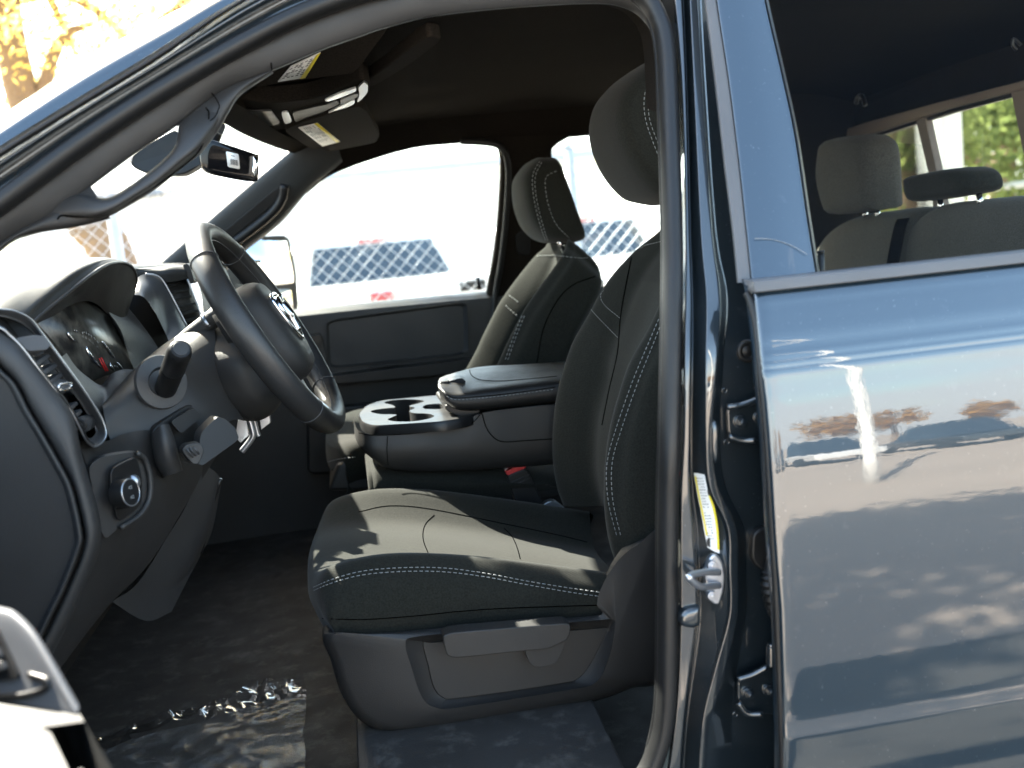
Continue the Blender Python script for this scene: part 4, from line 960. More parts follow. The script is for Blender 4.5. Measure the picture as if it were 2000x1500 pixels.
# ---- headliner and roof
rows = []
for k, y in enumerate((1.43, 1.62, 2.05, 2.45, 2.76)):
    cz = HZ+.022*(1-((y-2.05)/.75)**2)
    h = HDR[k]
    rows.append([V((h.x, h.y if 0 < k < 4 else y, h.z+(.02 if k == 0 else 0)))]+[V((x, y, cz+dz)) for x, dz in ((h.x+.10, -.012), (h.x+.28, .0), (.35, .004), (.7, .004), (1.05, 0), (1.3, -.01), (1.48, -.05))])
HL = net('headliner', rows, M['headcloth'], TRUCK, 6, 5)
rows = []
for y, e, x0 in ((1.45, -.012, -.14), (1.62, .004, -.16), (2.05, .012, -.15), (2.5, .004, -.12), (2.72, -.012, -.09), (2.80, -.05, -.07)):
    rows.append([V((x0, y, 1.915+e*.5)), V((x0+.1, y, 1.965+e)), V((.7, y, 1.985+e)), V((1.45, y, 1.965+e)), V((1.56, y, 1.92+e))])
net('roof_panel', rows, M['paint'], TRUCK, 4, 4)
def zp(pts, z): return [PZ(x, y, z) for x, y in pts]
# sun visors
va, vb, vc = PY(505, 172, 1.62), PY(688, 144, 1.56), PY(762, 50, 1.41)
vn = (vb-va).cross(vc-va).normalized(); vn = -vn if vn.z > 0 else vn
def onv(px, py, l=0.0):
    d = ray(px, py); return CAM+d*((va-CAM).dot(vn)/d.dot(vn))+vn*l
v1 = slab('sun_visor', rnd([onv(x, y) for x, y in [(492,166),(505,172),(548,162),(640,150),(688,144),(702,132),(762,52),(700,72),(540,125)]], 3, .2), -vn*.014, M['visorcloth'], TRUCK, bevel=.005, bseg=3)
v2 = slab('sun_visor', rnd(zp([(553,255),(600,235),(700,207),(718,218),(742,264),(734,279),(640,297),(628,290),(607,292)], 1.888), 3, .2), (0, 0, .016), M['visorcloth'], TRUCK, bevel=.004, bseg=3)
v1['label'] = 'sun visor on the driver side'; v2['label'] = 'sun visor on the passenger side'
def warn(v, pts, strip, zp):
    l = slab('warning_label', zp(pts, 1.8855), (0, 0, .0015), M['whitepaper'], v, bevel=0)
    slab('orange_band', zp(strip, 1.885), (0, 0, .0008), M['yellowpaper'], l, bevel=0)
    b = MB()
    A, B, C, D = [V((*p, 0)) for p in pts]
    for i in range(1, 10):
        for j in range(5):
            if random.random() < .8:
                t0, t1 = i/10.5, i/10.5+.035; s0 = .06+j*.16; s1 = s0+random.uniform(.08, .14)
                q = [A.lerp(B, t).lerp(D.lerp(C, t), s) for t, s in ((t0, s0), (t0, s1), (t1, s1), (t1, s0))]
                b.slab(zp([(p.x, p.y) for p in q], 1.8851), (0, 0, .0004))
    b.make('label_print', M['greyplastic'], l, smooth=False)
warn(v1, [(543,157),(568,127),(626,100),(596,149)], [(586,150.5),(618,104),(626,100),(596,149)], lambda pts, z: [onv(x, y, 1.888-z) for x, y in pts])
warn(v2, [(583,250),(620,241),(664,277),(630,286)], [(614,242),(620,241),(664,277),(657,279)], zp)
# overhead console
oc = slab('overhead_console', rnd(zp([(436,214),(462,190),(520,203),(610,194),(668,172),(706,156),(724,160),(722,182),(704,202),(650,228),(570,252),(520,255),(476,249)], 1.897), 3, .3), (0, 0, .03), M['visorcloth'], TRUCK, bevel=.006, bseg=3)
def zs(nm, pts, m, z=1.893, t=.004, bv=.0015): return slab(nm, rnd(zp(pts, z), 3, .25), (0, 0, t), M[m], oc, bevel=bv)
zs('lamp_lens', [(454,213),(492,218),(530,217),(533,222),(548,241),(530,247),(486,247),(468,236)], 'greyplastic')
zs('button', [(549,221),(563,219),(571,239),(556,243)], 'lens', 1.891)
zs('switch_strip', [(570,220),(616,209),(640,204),(660,196),(664,204),(640,214),(624,225),(577,241)], 'darkplastic')
zs('lamp_lens', [(633,197),(660,184),(696,172),(696,179),(666,191),(641,199)], 'lens', 1.890)
zs('lamp_lens', [(638,223),(660,211),(693,194),(693,203),(668,216),(646,223)], 'lens', 1.890)
zs('lamp_slats', [(664,196),(698,182),(700,190),(666,206)], 'greyplastic', 1.891)
zs('end_bezel', [(700,172),(711,161),(719,166),(718,181),(706,195),(697,201),(702,186)], 'satin', 1.890)
zs('bezel_edge', [(452,212),(456,211),(474,236),(490,246),(484,249),(466,238)], 'satin', 1.8905)
slab('console_spine', rnd(zp([(712,160),(760,128),(832,70),(868,76),(800,128),(726,172)], 1.908), 3, .3), (0, 0, .02), M['visorcloth'], oc, bevel=.006, bseg=3)

# ---- windscreen, mirror
gb = [V((-1.02, 1.28, 1.60)), V((-1.08, 1.65, 1.60)), V((-1.10, 2.05, 1.60)), V((-1.08, 2.45, 1.60)), V((-1.02, 2.82, 1.60))]
net('windscreen', [HDR, [a.lerp(b_, .5)+V((-.02, 0, .02)) for a, b_ in zip(HDR, gb)], gb], M['glass'], TRUCK, 5, 4)
net('header_trim', [[p+V((-.004, 0, -.004)) for p in HDR], [p+V((.012, 0, -.010)) for p in HDR], [p+V((.05, 0, .004)) for p in HDR]], M['headcloth'], TRUCK, 3, 5)
mp_ = [(396,276),(404,270),(418,273),(500,300),(507,306),(506,348),(497,354),(450,347),(408,337),(394,322),(391,296)]
mir = add_rings(MB(), [[p+(sum(row(mp_, PY, 1.92), V())/11-p)*f+V((-.25, .7, 0)).normalized()*d for p in cr(row(mp_, PY, 1.92), 4, True)] for f, d in ((.35, .0), (.06, .0005), (.02, .003), (0, .009), (.05, .022), (.3, .034), (.7, .038))]).make('rear_view_mirror', M['piano'], TRUCK)
slab('barcode_sticker', rnd(R3([(441,295,1.9185),(466,301,1.9185),(469,331,1.9185),(445,326,1.9185)]), 3, .12), (0, .0006, 0), M['whitepaper'], mir, bevel=0)
b = MB()
x = 450.0
while x < 464:
    w = random.choice((.6, .9, 1.4)); b.slab(R3([(x, 310+(x-450)*.22, 1.9180), (x+w, 310.1+(x-450)*.22, 1.9180), (x+w+.6, 321+(x-450)*.22, 1.9180), (x+.6, 321+(x-450)*.22, 1.9180)]), (0, .0003, 0)); x += w+.9
b.slab(R3([(451,303,1.9180),(459,305,1.9180),(459,306,1.9180),(451,304.2,1.9180)]), (0, .0003, 0))
b.make('barcode_print', M['blackink'], mir, smooth=False)
slab('mirror_glass', rnd(R3([(494,304,1.916),(506,309,1.916),(505,346,1.916),(497,345,1.916),(493,334,1.916),(495,318,1.916)]), 3, .35), (0, .001, 0), M['mirror'], mir, bevel=0)
slab('mirror_mount', rnd(R3([(248,312,2.02),(282,284,2.02),(340,252,2.02),(352,262,2.02),(392,300,2.0),(392,322,1.98),(356,343,2.0),(285,339,2.02),(262,328,2.02)]), 3, .3), (0, .05, 0), M['smoothplastic'], mir, bevel=.012, bseg=4)
tube('mirror_stem', [PY(405, 300, 1.97), PY(428, 245, 2.03)], .012, M['smoothplastic'], mir, 14)

# ---- passenger side
PA0 = [(270,545),(354,472),(402,429),(480,361),(563,291),(640,225)]
PA1 = [(420,552),(476,494),(518,461),(556,428),(604,372),(670,318)]
pmid = lambda t: [(a[0]*(1-t)+b_[0]*t, a[1]*(1-t)+b_[1]*t) for a, b_ in zip(PA0, PA1)]
PTR = net('windscreen_pillar_trim', [row(PA0, PR, .03), row(pmid(.03), PR, -.03), row(pmid(.25), PR, -.05), row(pmid(.8), PR, -.045), row(pmid(.98), PR, -.02), row(PA1, PR, .03)], M['pillarplastic_lit'], TRUCK, 4, 5)
PTR['label'] = 'pillar trim with grab handle on the passenger side'
slab('handle_recess', rnd(row([(424,462),(470,425),(525,378),(551,361),(548,378),(532,402),(500,428),(455,463),(432,474)], PR, -.052), 3, .3), (0, .01, 0), M['darkplastic'], PTR, bevel=.003)
tube('grab_handle', cr(row([(556,362),(551,388),(534,413),(500,442),(462,470),(435,485)], PR, -.060), 6), .0125, M['smoothplastic'], PTR, 12)
TW = [(600,376),(640,345),(700,320),(800,290),(880,281),(940,277),(985,273),(1060,272),(1110,268),(1170,263),(1300,256),(1480,248)]
ptr2 = row(TW, PR, .02)
net('roof_side_trim', [ptr2, [V((p.x, p.y-.025, p.z-.002)) for p in ptr2], [V((p.x, p.y-.045, p.z+.012)) for p in ptr2], [V((p.x, 2.70, HZ+.012)) for p in ptr2], [V((p.x, 2.66, HZ+.025)) for p in ptr2]], M['headcloth'], TRUCK, 4, 4)
# corner fillets, middle pillar
PBl = [(930,268),(962,281),(973,296),(976,330),(971,420),(962,500),(950,566),(930,720)]
PBr = [(1125,262),(1106,271),(1086,284),(1078,304),(1092,380),(1118,460),(1140,540),(1160,700)]
pb = lambda t: [(a[0]*(1-t)+b_[0]*t, a[1]*(1-t)+b_[1]*t) for a, b_ in zip(PBl, PBr)]
PBP = net('middle_pillar', [row(PBl, PR, .03), row(pb(.02), PR, -.02), row(pb(.2), PR, -.035), row(pb(.8), PR, -.035), row(pb(.98), PR, -.02), row(PBr, PR, .04)], M['headcloth'], TRUCK, 4, 6)
tube('pillar_seal', cr(row([(900,276),(950,279),(975,286),(989,306),(993,345),(988,430),(979,510),(968,575),(955,680)], PR, -.045), 6), .0085, M['rubber'], PBP, 10)
slab('belt_guide', rnd(row([(1006,462),(1018,450),(1036,456),(1036,500),(1010,495)], PR, -.05), 3, .3), (0, .01, 0), M['smoothplastic'], PBP, bevel=.003)
# glass
def pane(nm, pts, off): return slab(nm, row(pts, PR, off), (0, .004, 0), M['glass'], PDOOR, bevel=0)
# door
sill = [(300,640),(430,622),(560,606),(700,591),(850,577),(1000,563),(1180,545)]
PDOOR = net('passenger_door', [row(sill, PY, 3.02), row([(x, y+2) for x, y in sill], PY, 2.97), row([(x, y+12) for x, y in sill], PY, 2.935), row([(x, y+26) for x, y in sill], PY, 2.925), row([(x, y+120) for x, y in sill], PY, 2.925), row([(x, y+200) for x, y in sill], PY, 2.93), row([(x, y+330) for x, y in sill], PY, 2.94), row([(x, y+560) for x, y in sill], PY, 2.94)], M['dashplastic'], TRUCK, 4, 4)
PDOOR['label'] = 'passenger door with moulded recess and armrest'
ro = rnd(R3([(640,627,2.921),(909,590,2.921),(912,690,2.921),(644,718,2.921)]), 6, .10)
ri = rnd(R3([(656,643,2.945),(877,618,2.945),(872,679,2.945),(658,703,2.945)]), 6, .08)
rp = [p+V((0, -.006, 0))+(sum(ro, V())/len(ro)-p)*-.02 for p in ro]
b = MB(); n_ = len(ro)
b.add([p+V((0,.01,0)) for p in rp]+rp+ro+ri, gridfaces(4, n_, True)); b.add([p for p in ri], [tuple(range(n_))])
b.make('door_recess', M['dashplastic'], PDOOR, sharp=40, fix=False)
slab('door_armrest', rnd(R3([(632,737,2.86),(930,700,2.86),(930,727,2.86),(640,752,2.86)]), 4, .1), (0, .08, 0), M['smoothplastic'], PDOOR, bevel=.010, bseg=4)
slab('pull_cup', rnd(R3([(720,715,2.905),(782,708,2.905),(784,713,2.905),(722,721,2.905)]), 3, .2), (0, .03, 0), M['darkplastic'], PDOOR, bevel=.002)
hb = slab('handle_bezel', rnd(R3([(596,655,2.915),(628,650,2.915),(640,705,2.915),(636,716,2.915),(606,718,2.915)]), 4, .2), (0, .02, 0), M['darkplastic'], PDOOR, bevel=.003)
slab('door_handle', rnd(R3([(600,657,2.90),(626,653,2.90),(630,666,2.90),(614,672,2.90),(602,668,2.90)]), 4, .2), (0, .02, 0), M['smoothplastic'], hb, bevel=.004)
slab('map_pocket', rnd(R3([(600,800,2.89),(940,770,2.89),(940,900,2.89),(600,930,2.89)]), 4, .1), (0, .05, 0), M['darkplastic'], PDOOR, bevel=.01)
kp = MB(); kp.tube([PY(937, 566, 2.97), PY(933, 545, 2.97)], .006, 10); kp.tube([PY(933,545,2.97), PY(932.6, 542, 2.97)], .0075, 10); kp.make('lock_knob', M['smoothplastic'], PDOOR)
pane('window_glass', [(420,552),(476,490),(556,425),(604,370),(640,343),(700,318),(800,288),(940,275),(974,290),(976,330),(962,500),(950,570),(700,596),(560,612)], .01)
slab('window_glass', row([(1076,300),(1090,280),(1110,266),(1300,254),(1480,246),(1480,540),(1160,560),(1118,460)], PR, .01), (0, .004, 0), M['glass'], PBP, bevel=0)
# outside mirror
mfr = R3([(470,463,3.22),(556,459,3.36),(566,466,3.37),(579,530,3.40),(584,598,3.42),(578,640,3.42),(470,640,3.24)])
mn_ = V((.86, -.5, 0)).normalized()
SMR = slab('door_mirror', rnd(mfr, 4, .15), -mn_*.09, M['smoothplastic'], PDOOR, bevel=.012, bseg=3)
slab('mirror_glass', [p+mn_*.002 for p in rnd(R3([(474,470,3.225),(551,466,3.355),(559,471,3.36),(572,533,3.39),(573,553,3.395),(474,566,3.235)]), 4, .15)], -mn_*.004, M['mirror'], SMR, bevel=0)
slab('wide_angle_glass', [p+mn_*.002 for p in rnd(R3([(474,572,3.235),(562,562,3.385),(568,568,3.39),(571,594,3.40),(568,640,3.40),(474,640,3.24)]), 4, .15)], -mn_*.004, M['mirror'], SMR, bevel=0)

# ---- fold-down console between the seats
tz = PY(760, 830, 1.93).z
outer_t = [(701,808),(716,792),(745,782),(800,777),(862,771),(930,768),(1110,752),(1110,786),(940,804),(905,816),(860,823),(780,828),(730,831),(708,824)]
ot = rnd(zp(outer_t, tz), 4, .3)
zz = lambda pts: [PZ(550+.3*x, 650+.3*y, tz) for x, y in pts]
hole = cr(zz([(580,514),(610,500),(690,490),(740,484),(715,468),(668,456),(705,441),(800,433),(895,436),(928,446),(880,462),(832,476),(868,489),(832,508),(860,522),(950,526),(994,541),(955,560),(850,577),(745,577),(690,565),(720,548),(745,532),(640,529)]), 3, True)
slot = rnd(zz([(915,482),(940,467),(1035,459),(1060,488),(1030,497),(930,497)]), 3, .3)
def with_holes(mb, out, holes, mi=0):
    polys = [out]+holes; allp = [p for q in polys for p in q]
    tri = tessellate_polygon([[V(p) for p in q] for q in polys])
    mb.add(allp, [tuple(t) for t in tri], mi)
b = MB(); with_holes(b, ot, [hole, slot])
for h, d in ((hole, .055), (slot, .03)):
    k = len(h); b.add(h+[p+V((0, 0, -d)) for p in h], gridfaces(2, k, True), 1); b.add([p+V((0, 0, -d)) for p in h], [tuple(range(k))], 1)
k = len(ot); ctr = sum(ot, V())/k
r1 = [p+(p-ctr).normalized()*.003+V((0, 0, -.005)) for p in ot]; r2 = [p+V((0, 0, -.014)) for p in r1]
b.add(ot+r1+r2, gridfaces(3, k, True))
# main body below the tray
BT = [(700,846),(730,850),(790,848),(895,835),(945,806),(1110,788)]
BM = [(703,880),(730,882),(790,884),(895,880),(960,874),(1110,866)]
BB = [(735,908),(756,914),(800,919),(895,918),(970,913),(1110,902)]
def fx(pts, y, nx=None): return row(pts, PY, y)
rows = [fx(BB, 1.97), fx(BB, 1.935), fx(BM, 1.922), fx(BT, 1.926)]
rows = [[V((r[0].x-.006, 2.07, r[0].z))]+[V((r[0].x, y_ , r[0].z)) if False else V((r[0].x-.003, 1.99, r[0].z)), V((r[0].x+.004, 1.945, r[0].z))]+r[1:] for r in rows]
CONS = net('armrest_console', rows, M['vinyl'], TRUCK, 5, 5)
front = [[V((r[0].x, 2.20-(.0 if True else 0), r[0].z)), V((r[0].x, 2.15, r[0].z)), r[0]] for r in rows]
net('console_front', front, M['vinyl'], CONS, 4, 3)
b.make('cup_holder_tray', None, CONS, mats=[M['smoothplastic'], M['darkplastic']], sharp=45)
tube('tray_seam', cr(row([(700,845.5),(730,850),(790,848),(850,842),(895,834),(922,826),(936,812),(941,804)], PY, 1.920), 5), .0008, M['seam'], CONS, 6)
tube('console_seam', cr(row([(941,806),(950,835),(965,855),(985,863),(1020,861),(1100,856)], PY, 1.919), 5), .0009, M['seam'], CONS, 6)
tube('console_seam', cr(row([(757,852),(756,880),(758,908)], PY, 1.918), 5), .0007, M['seam'], CONS, 6)
# armrest pad
pr0 = [(860,776,1.96),(873,787,1.935),(889,797,1.93),(925,800,1.928),(1000,793,1.928),(1120,779,1.928)]
pr1 = [(857,762,1.955),(868,768,1.93),(889,776,1.922),(940,773,1.920),(1000,767,1.920),(1120,751,1.920)]
pr2 = [(856,752,1.97),(864,757,1.95),(892,764,1.938),(940,759,1.936),(1000,752,1.936),(1120,738,1.936)]
pr3 = [(856,745,2.00),(866,745,1.99),(905,748,1.98),(950,747,1.975),(1000,743,1.975),(1120,728,1.975)]
pr4 = [(858,741,2.07),(872,735,2.07),(916,728,2.07),(955,724,2.07),(1000,721,2.07),(1120,713,2.07)]
pr5 = [(860,739,2.15),(880,732,2.15),(920,720,2.16),(960,715,2.17),(1010,713,2.17),(1120,706,2.17)]
pr6 = [(862,755,2.19),(884,748,2.20),(920,742,2.20),(960,738,2.20),(1010,736,2.20),(1120,730,2.20)]
pad = net('armrest_pad', [R3([(a, b_+4, 2.0) for a, b_, _ in pr0]), R3(pr0), R3(pr1), R3(pr2), R3(pr3), R3(pr4), R3(pr5), R3(pr6)], M['leather'], CONS, 5, 5)
b = MB(); b.slab(R3([(860,776,1.955),(858,745,1.975),(861,740,2.10),(864,756,2.18),(864,780,2.1)]), (.02, 0, 0)); b.make('pad_front', M['leather'], CONS, bevel=.003)
pt_ = bvh_of(pad)
stitch(pad, pt_, [[(873,774),(890,780.5),(940,777.5),(1000,771),(1085,760)]], pad, .0045, .003, .0006)
seamline(pt_, [[(871,770),(889,777),(940,774),(1000,768),(1085,756)], [(917,722),(921,733),(935,741),(960,744),(1000,743),(1088,735)]], pad, .0009)
slab('console_latch', rnd(R3([(868,757,1.985),(876,744,1.985),(902,738,1.985),(912,746,1.98),(884,758,1.975)]), 3, .3), (0, .04, 0), M['smoothplastic'], CONS, bevel=.004, bseg=3)
slab('hinge_cover', rnd(R3([(868,800,1.94),(872,788,1.94),(940,800,1.94),(936,808,1.94),(900,816,1.94)]), 3, .3), (0, .2, 0), M['smoothplastic'], CONS, bevel=.006, bseg=3)

# ---- floor, sill, lower walls
FZ = .86
fl_rows = []
for i in range(9):
    x = -.9+i*.32
    fl_rows.append([V((x, y, FZ+(.0 if x > -.8 else (-.8-x)*.6)+(.0*math.exp(-((y-2.05)/.22)**2) if x < .2 else .0)+(.05 if y < 1.25 else 0))) for y in (1.16, 1.26, 1.36, 1.6, 1.8, 1.95, 2.05, 2.15, 2.3, 2.6, 2.95)])
net('floor_covering', fl_rows, M['dusty'], TRUCK, 4, 3)
MB().box((-.98, 2.05, 1.2), (.03, .95, .45)).make('bulkhead', M['carpet'], TRUCK)
MB().box((-.78, 1.29, 1.15), (.32, .012, .30)).make('side_kick_panel', M['darkplastic'], TRUCK)
px0 = PY(700, 1440, 1.36).x
sx1 = PY(1205, 1440, 1.25).x
rs = [[V((px0-.012, y, z-.13)), V((px0-.002, y, z-.02)), V((px0+.012, y, z)), V((.1, y, z-.001)), V((sx1-.02, y, z-.003)), V((sx1-.004, y, z-.012)), V((sx1+.01, y, z-.05)), V((sx1+.02, y, z-.12))] for y, z in ((1.60, .965), (1.45, .962), (1.37, .960), (1.30, .952), (1.24, .945), (1.19, .940), (1.14, .935))]
net('sill_trim', rs, M['silltrim'], TRUCK, 4, 4)
for x, y in ((784,1446),(884,1434),(985,1421)):
    c = PY(x, y, 1.36); tube('fixing_clip', [c+V((math.cos(a)*.009, math.sin(a)*.009, .003)) for a in [k*math.pi/8 for k in range(16)]], .0009, M['smoothplastic'], TRUCK, 6, True)

MB().box((-.2, 1.15, .76), (.95, .05, .10)).make('rocker_panel', M['paint_in'], TRUCK, bevel=.02)
MB().box((.3, 2.05, .77), (1.26, .94, .04)).make('underbody', M['darkplastic'], TRUCK)
MB().box((.35, 3.03, 1.08), (1.38, .05, .36)).make('passenger_body_side', M['paint'], TRUCK, bevel=.02)
MB().box((.95, 1.135, 1.2), (.42, .012, .33)).make('rear_door_trim', M['darkplastic'], TRUCK)
# rear quarter, back wall and sliding rear window
MB().box((1.44, 1.10, 1.2), (.12, .05, .42)).make('cab_corner', M['paint'], TRUCK, bevel=.02)
slab('rear_pillar', [V((1.22, 1.13, 1.55)), V((1.56, 1.13, 1.55)), V((1.56, 1.30, 1.94)), V((1.28, 1.30, 1.94))], (0, .06, 0), M['paint'], TRUCK, bevel=.01)
slab('rear_pillar', [V((1.06, 2.90, 1.40)), V((1.56, 2.90, 1.40)), V((1.56, 2.70, 1.96)), V((1.10, 2.70, 1.96))], (0, .06, 0), M['headcloth'], TRUCK, bevel=.01)
BX = 1.44
wb = PX(1760, 462, BX).z
BW = MB().box((BX+.04, 2.05, (wb+.75)/2), (.03, .93, (wb-.75)/2)).make('cab_back_wall', M['headcloth'], TRUCK)
m, nt, bb_ = newmat('tan_window_surround'); bb_.inputs['Base Color'].default_value = (.21, .17, .14, 1); bb_.inputs['Roughness'].default_value = .7; M['surround'] = m
m['t'] = 1
slab('window_surround', [PX(x, y, BX-.01) for x, y in ((1560,278),(1640,256),(1690,239),(1830,200),(2000,156),(2200,104),(2200,122),(2000,173),(1850,213),(1702,262),(1640,282),(1560,306))], (.05, 0, 0), M['surround'], BW, bevel=.004)
slab('rear_header', [PX(x, y, BX+.004) for x, y in ((1500,300),(1560,279),(1640,257),(1690,240),(1830,201),(2000,157),(2300,78),(2300,-100),(1500,60))], (.04, 0, 0), M['headcloth'], BW, bevel=0)
slab('window_bar', [PX(x, y, BX) for x, y in ((1788,234),(1806,230),(1828,332),(1842,412),(1845,430),(1826,430),(1812,335))], (.02, 0, 0), M['surround'], BW, bevel=.002)
slab('window_bar', [PX(x, y, BX) for x, y in ((1974,180),(2003,172),(2030,330),(2040,420),(2015,420),(1998,300))], (.02, 0, 0), M['surround'], BW, bevel=.002)
slab('window_bar', [PX(x, y, BX+.005) for x, y in ((1702,262),(1850,214),(2000,174),(2000,182),(1850,223),(1702,270))], (.02, 0, 0), M['darkplastic'], BW, bevel=0)
slab('rear_glass', [V((BX+.03, 1.2, wb-.02)), V((BX+.03, 2.9, wb-.02)), V((BX+.03, 2.75, 1.93)), V((BX+.03, 1.3, 1.93))], (.004, 0, 0), M['glass'], BW, bevel=0)
b = MB(); b.tube(cr([PY(1994, 88, 1.62), PY(1980, 76, 1.62), PY(1978, 88, 1.62), PY(1985, 98, 1.62)], 5), .003, 6); b.make('coat_hook', M['smoothplastic'], TRUCK)
b = MB(); b.tube(cr([PX(1690, 206, 1.3), PX(1684, 188, 1.3), PX(1676, 190, 1.3), PX(1672, 202, 1.3)], 5), .006, 6); b.make('coat_hook', M['smoothplastic'], TRUCK)
MB().box((-.80, 1.19, 1.30), (.17, .075, .28)).make('cowl_side', M['paint_in'], TRUCK, bevel=.02)
# front body, seen only from other positions
rows = [[V((x, y, 1.50-.02*((y-2.05)/.9)**4+(x+1.0)*.03)) for y in (1.06, 1.3, 2.05, 2.8, 3.04)] for x in (-1.06, -1.6, -2.2)]
net('hood', rows, M['paint'], TRUCK, 3, 4, solid=.03)
for y in (1.07, 3.03):
    MB().box((-1.41, y, 1.14), (.80, .045, .385)).make('front_fender', M['paint'], TRUCK, bevel=.03, bseg=3)

# ---- the open driver's door, its armrest in the corner of the view
DZ = 1.30
oa = zp([(-160,1130),(0,1193),(26,1202),(62,1236),(98,1292),(152,1388),(222,1506),(330,1700),(-160,1700)], DZ)
cup = rnd(zp([(-160,1452),(-20,1436),(80,1421),(99,1430),(134,1504),(150,1600),(-160,1620)], DZ), 3, .12)
b = MB(); oa2 = rnd(oa[:8], 4, .2)+[oa[8]]
with_holes(b, oa2, [cup])
k = len(cup); b.add(cup+[p+V((0, 0, -.25)) for p in cup], gridfaces(2, k, True)); b.add([p+V((0, 0, -.25)) for p in cup], [tuple(range(k))])
k = len(oa2); ctr = sum(oa2, V())/k; q1_ = [p+(p-ctr).normalized()*.006+V((0, 0, -.008)) for p in oa2]; q2_ = [p+V((0, 0, -.14)) for p in q1_]
b.add(oa2+q1_+q2_, gridfaces(3, k, True))
FD = b.make('driver_door', M['softpad'], TRUCK, sharp=40)
FD['label'] = 'open driver door with armrest and window switches'
MB().slab([oa[0]+V((-.16, .05, .22)), oa[7]+V((-.16, 0, .22)), oa[7]+V((-.16, 0, -.6)), oa[0]+V((-.16, .05, -.6))], (-.12, 0, 0)).make('door_panel', M['dashplastic'], FD, bevel=.02)
# raised switch pod that leans towards the camera, away from the sun
qa, qb, qc = PZ(0, 1366, DZ), PZ(125, 1390, DZ), PY(30, 1210, .860)
qn = (qb-qa).cross(qc-qa).normalized(); qn = -qn if qn.dot(CAM-qa) < 0 else qn
def onp(px, py, l=0.0):
    d = ray(px, py); return CAM+d*((qa-CAM).dot(qn)/d.dot(qn))+qn*l
pt_top = [(-160,1150),(-60,1178),(0,1194),(26,1203),(62,1237),(98,1293),(130,1349),(151,1386)]
pt_bot = [(-160,1372),(-60,1368),(0,1366),(30,1367),(62,1372),(98,1381),(128,1391),(153,1398)]
up_ = [onp(x, y) for x, y in pt_top]; bk_ = [p+V((-.01, .035, -.012)) for p in up_]
net('switch_pod', [[p+V((0, .0, -.06)) for p in bk_], bk_, [p+V((0, .006, -.001)) for p in up_], [onp(x, y+6, .001) for x, y in pt_top], [onp((a[0]+b_[0])/2, (a[1]+b_[1])/2, .001) for a, b_ in zip(pt_top, pt_bot)], [onp(x, y-6, .001) for x, y in pt_bot], [onp(x, y)+V((0, -.002, -.002)) for x, y in pt_bot]], M['framegrey'], FD, 4, 4)  # paler than the dash plastic: sky sheen on the pod put into its colour
def op(pts, l): return [onp(x, y, l) for x, y in pts]
sw = slab('window_switch_plate', rnd(op([(-120,1180),(-10,1215),(2,1228),(44,1318),(40,1326),(0,1332),(-120,1345)], .004), 3, .15), -qn*.006, M['smoothplastic'], FD, bevel=.0015)
for pts in ([(-40,1222),(-6,1226),(6,1256),(-30,1260)], [(-30,1264),(7,1260),(18,1285),(-22,1292)], [(-22,1298),(19,1290),(26,1308),(-18,1318)]):
    slab('window_switch', rnd(op(pts, .008), 3, .25), -qn*.008, M['greyplastic'], sw, bevel=.002)
tube('switch_rim', cr(op([(62,1318),(97,1330),(88,1348),(40,1360),(-40,1365)], .002), 5), .003, M['smoothplastic'], FD, 8)

# ================================================================== clear film on the floor
def film_mat(name, FMUL, rough_, d0, d1):
  film = bpy.data.materials.new(name); film.use_nodes = True; nt = film.node_tree; nt.nodes.clear()
  out = nd(nt, 'ShaderNodeOutputMaterial'); tr = nd(nt, 'ShaderNodeBsdfTransparent'); gl_ = nd(nt, 'ShaderNodeBsdfGlossy'); df = nd(nt, 'ShaderNodeBsdfDiffuse'); m1 = nd(nt, 'ShaderNodeMixShader'); m2 = nd(nt, 'ShaderNodeMixShader')
  gl_.inputs['Roughness'].default_value = rough_; tr.inputs[0].default_value = (.85, .86, .88, 1); df.inputs[0].default_value = (.36, .36, .35, 1)
  c = coords(nt); dustf = ramp(nt, noise(nt, c, 28, 8, .75), [(.48, d0), (.78, d1)])
  lw = nd(nt, 'ShaderNodeLayerWeight'); lw.inputs[0].default_value = .12
  fm = nd(nt, 'ShaderNodeMath', operation='MULTIPLY'); fm.inputs[1].default_value = FMUL; nt.links.new(lw.outputs['Fresnel'], fm.inputs[0]); nt.links.new(fm.outputs[0], m1.inputs[0]); nt.links.new(tr.outputs[0], m1.inputs[1]); nt.links.new(gl_.outputs[0], m1.inputs[2])
  nt.links.new(dustf, m2.inputs[0]); nt.links.new(m1.outputs[0], m2.inputs[1]); nt.links.new(df.outputs[0], m2.inputs[2]); nt.links.new(m2.outputs[0], out.inputs[0])
  return film
film = film_mat('clear_plastic_film', .065, .2, .06, .55); film2 = film_mat('creased_plastic_film', .34, .07, .0, .10)
edge_ = [(120,1460),(215,1440),(290,1412),(345,1394),(400,1385),(440,1372),(500,1346),(545,1340),(596,1336)]
near_ = [(60,1640),(180,1620),(270,1610),(340,1600),(400,1600),(450,1600),(510,1600),(550,1590),(596,1580)]
g0 = zp(edge_, FZ+.012); g1 = zp(near_, FZ+.012)
rows = []
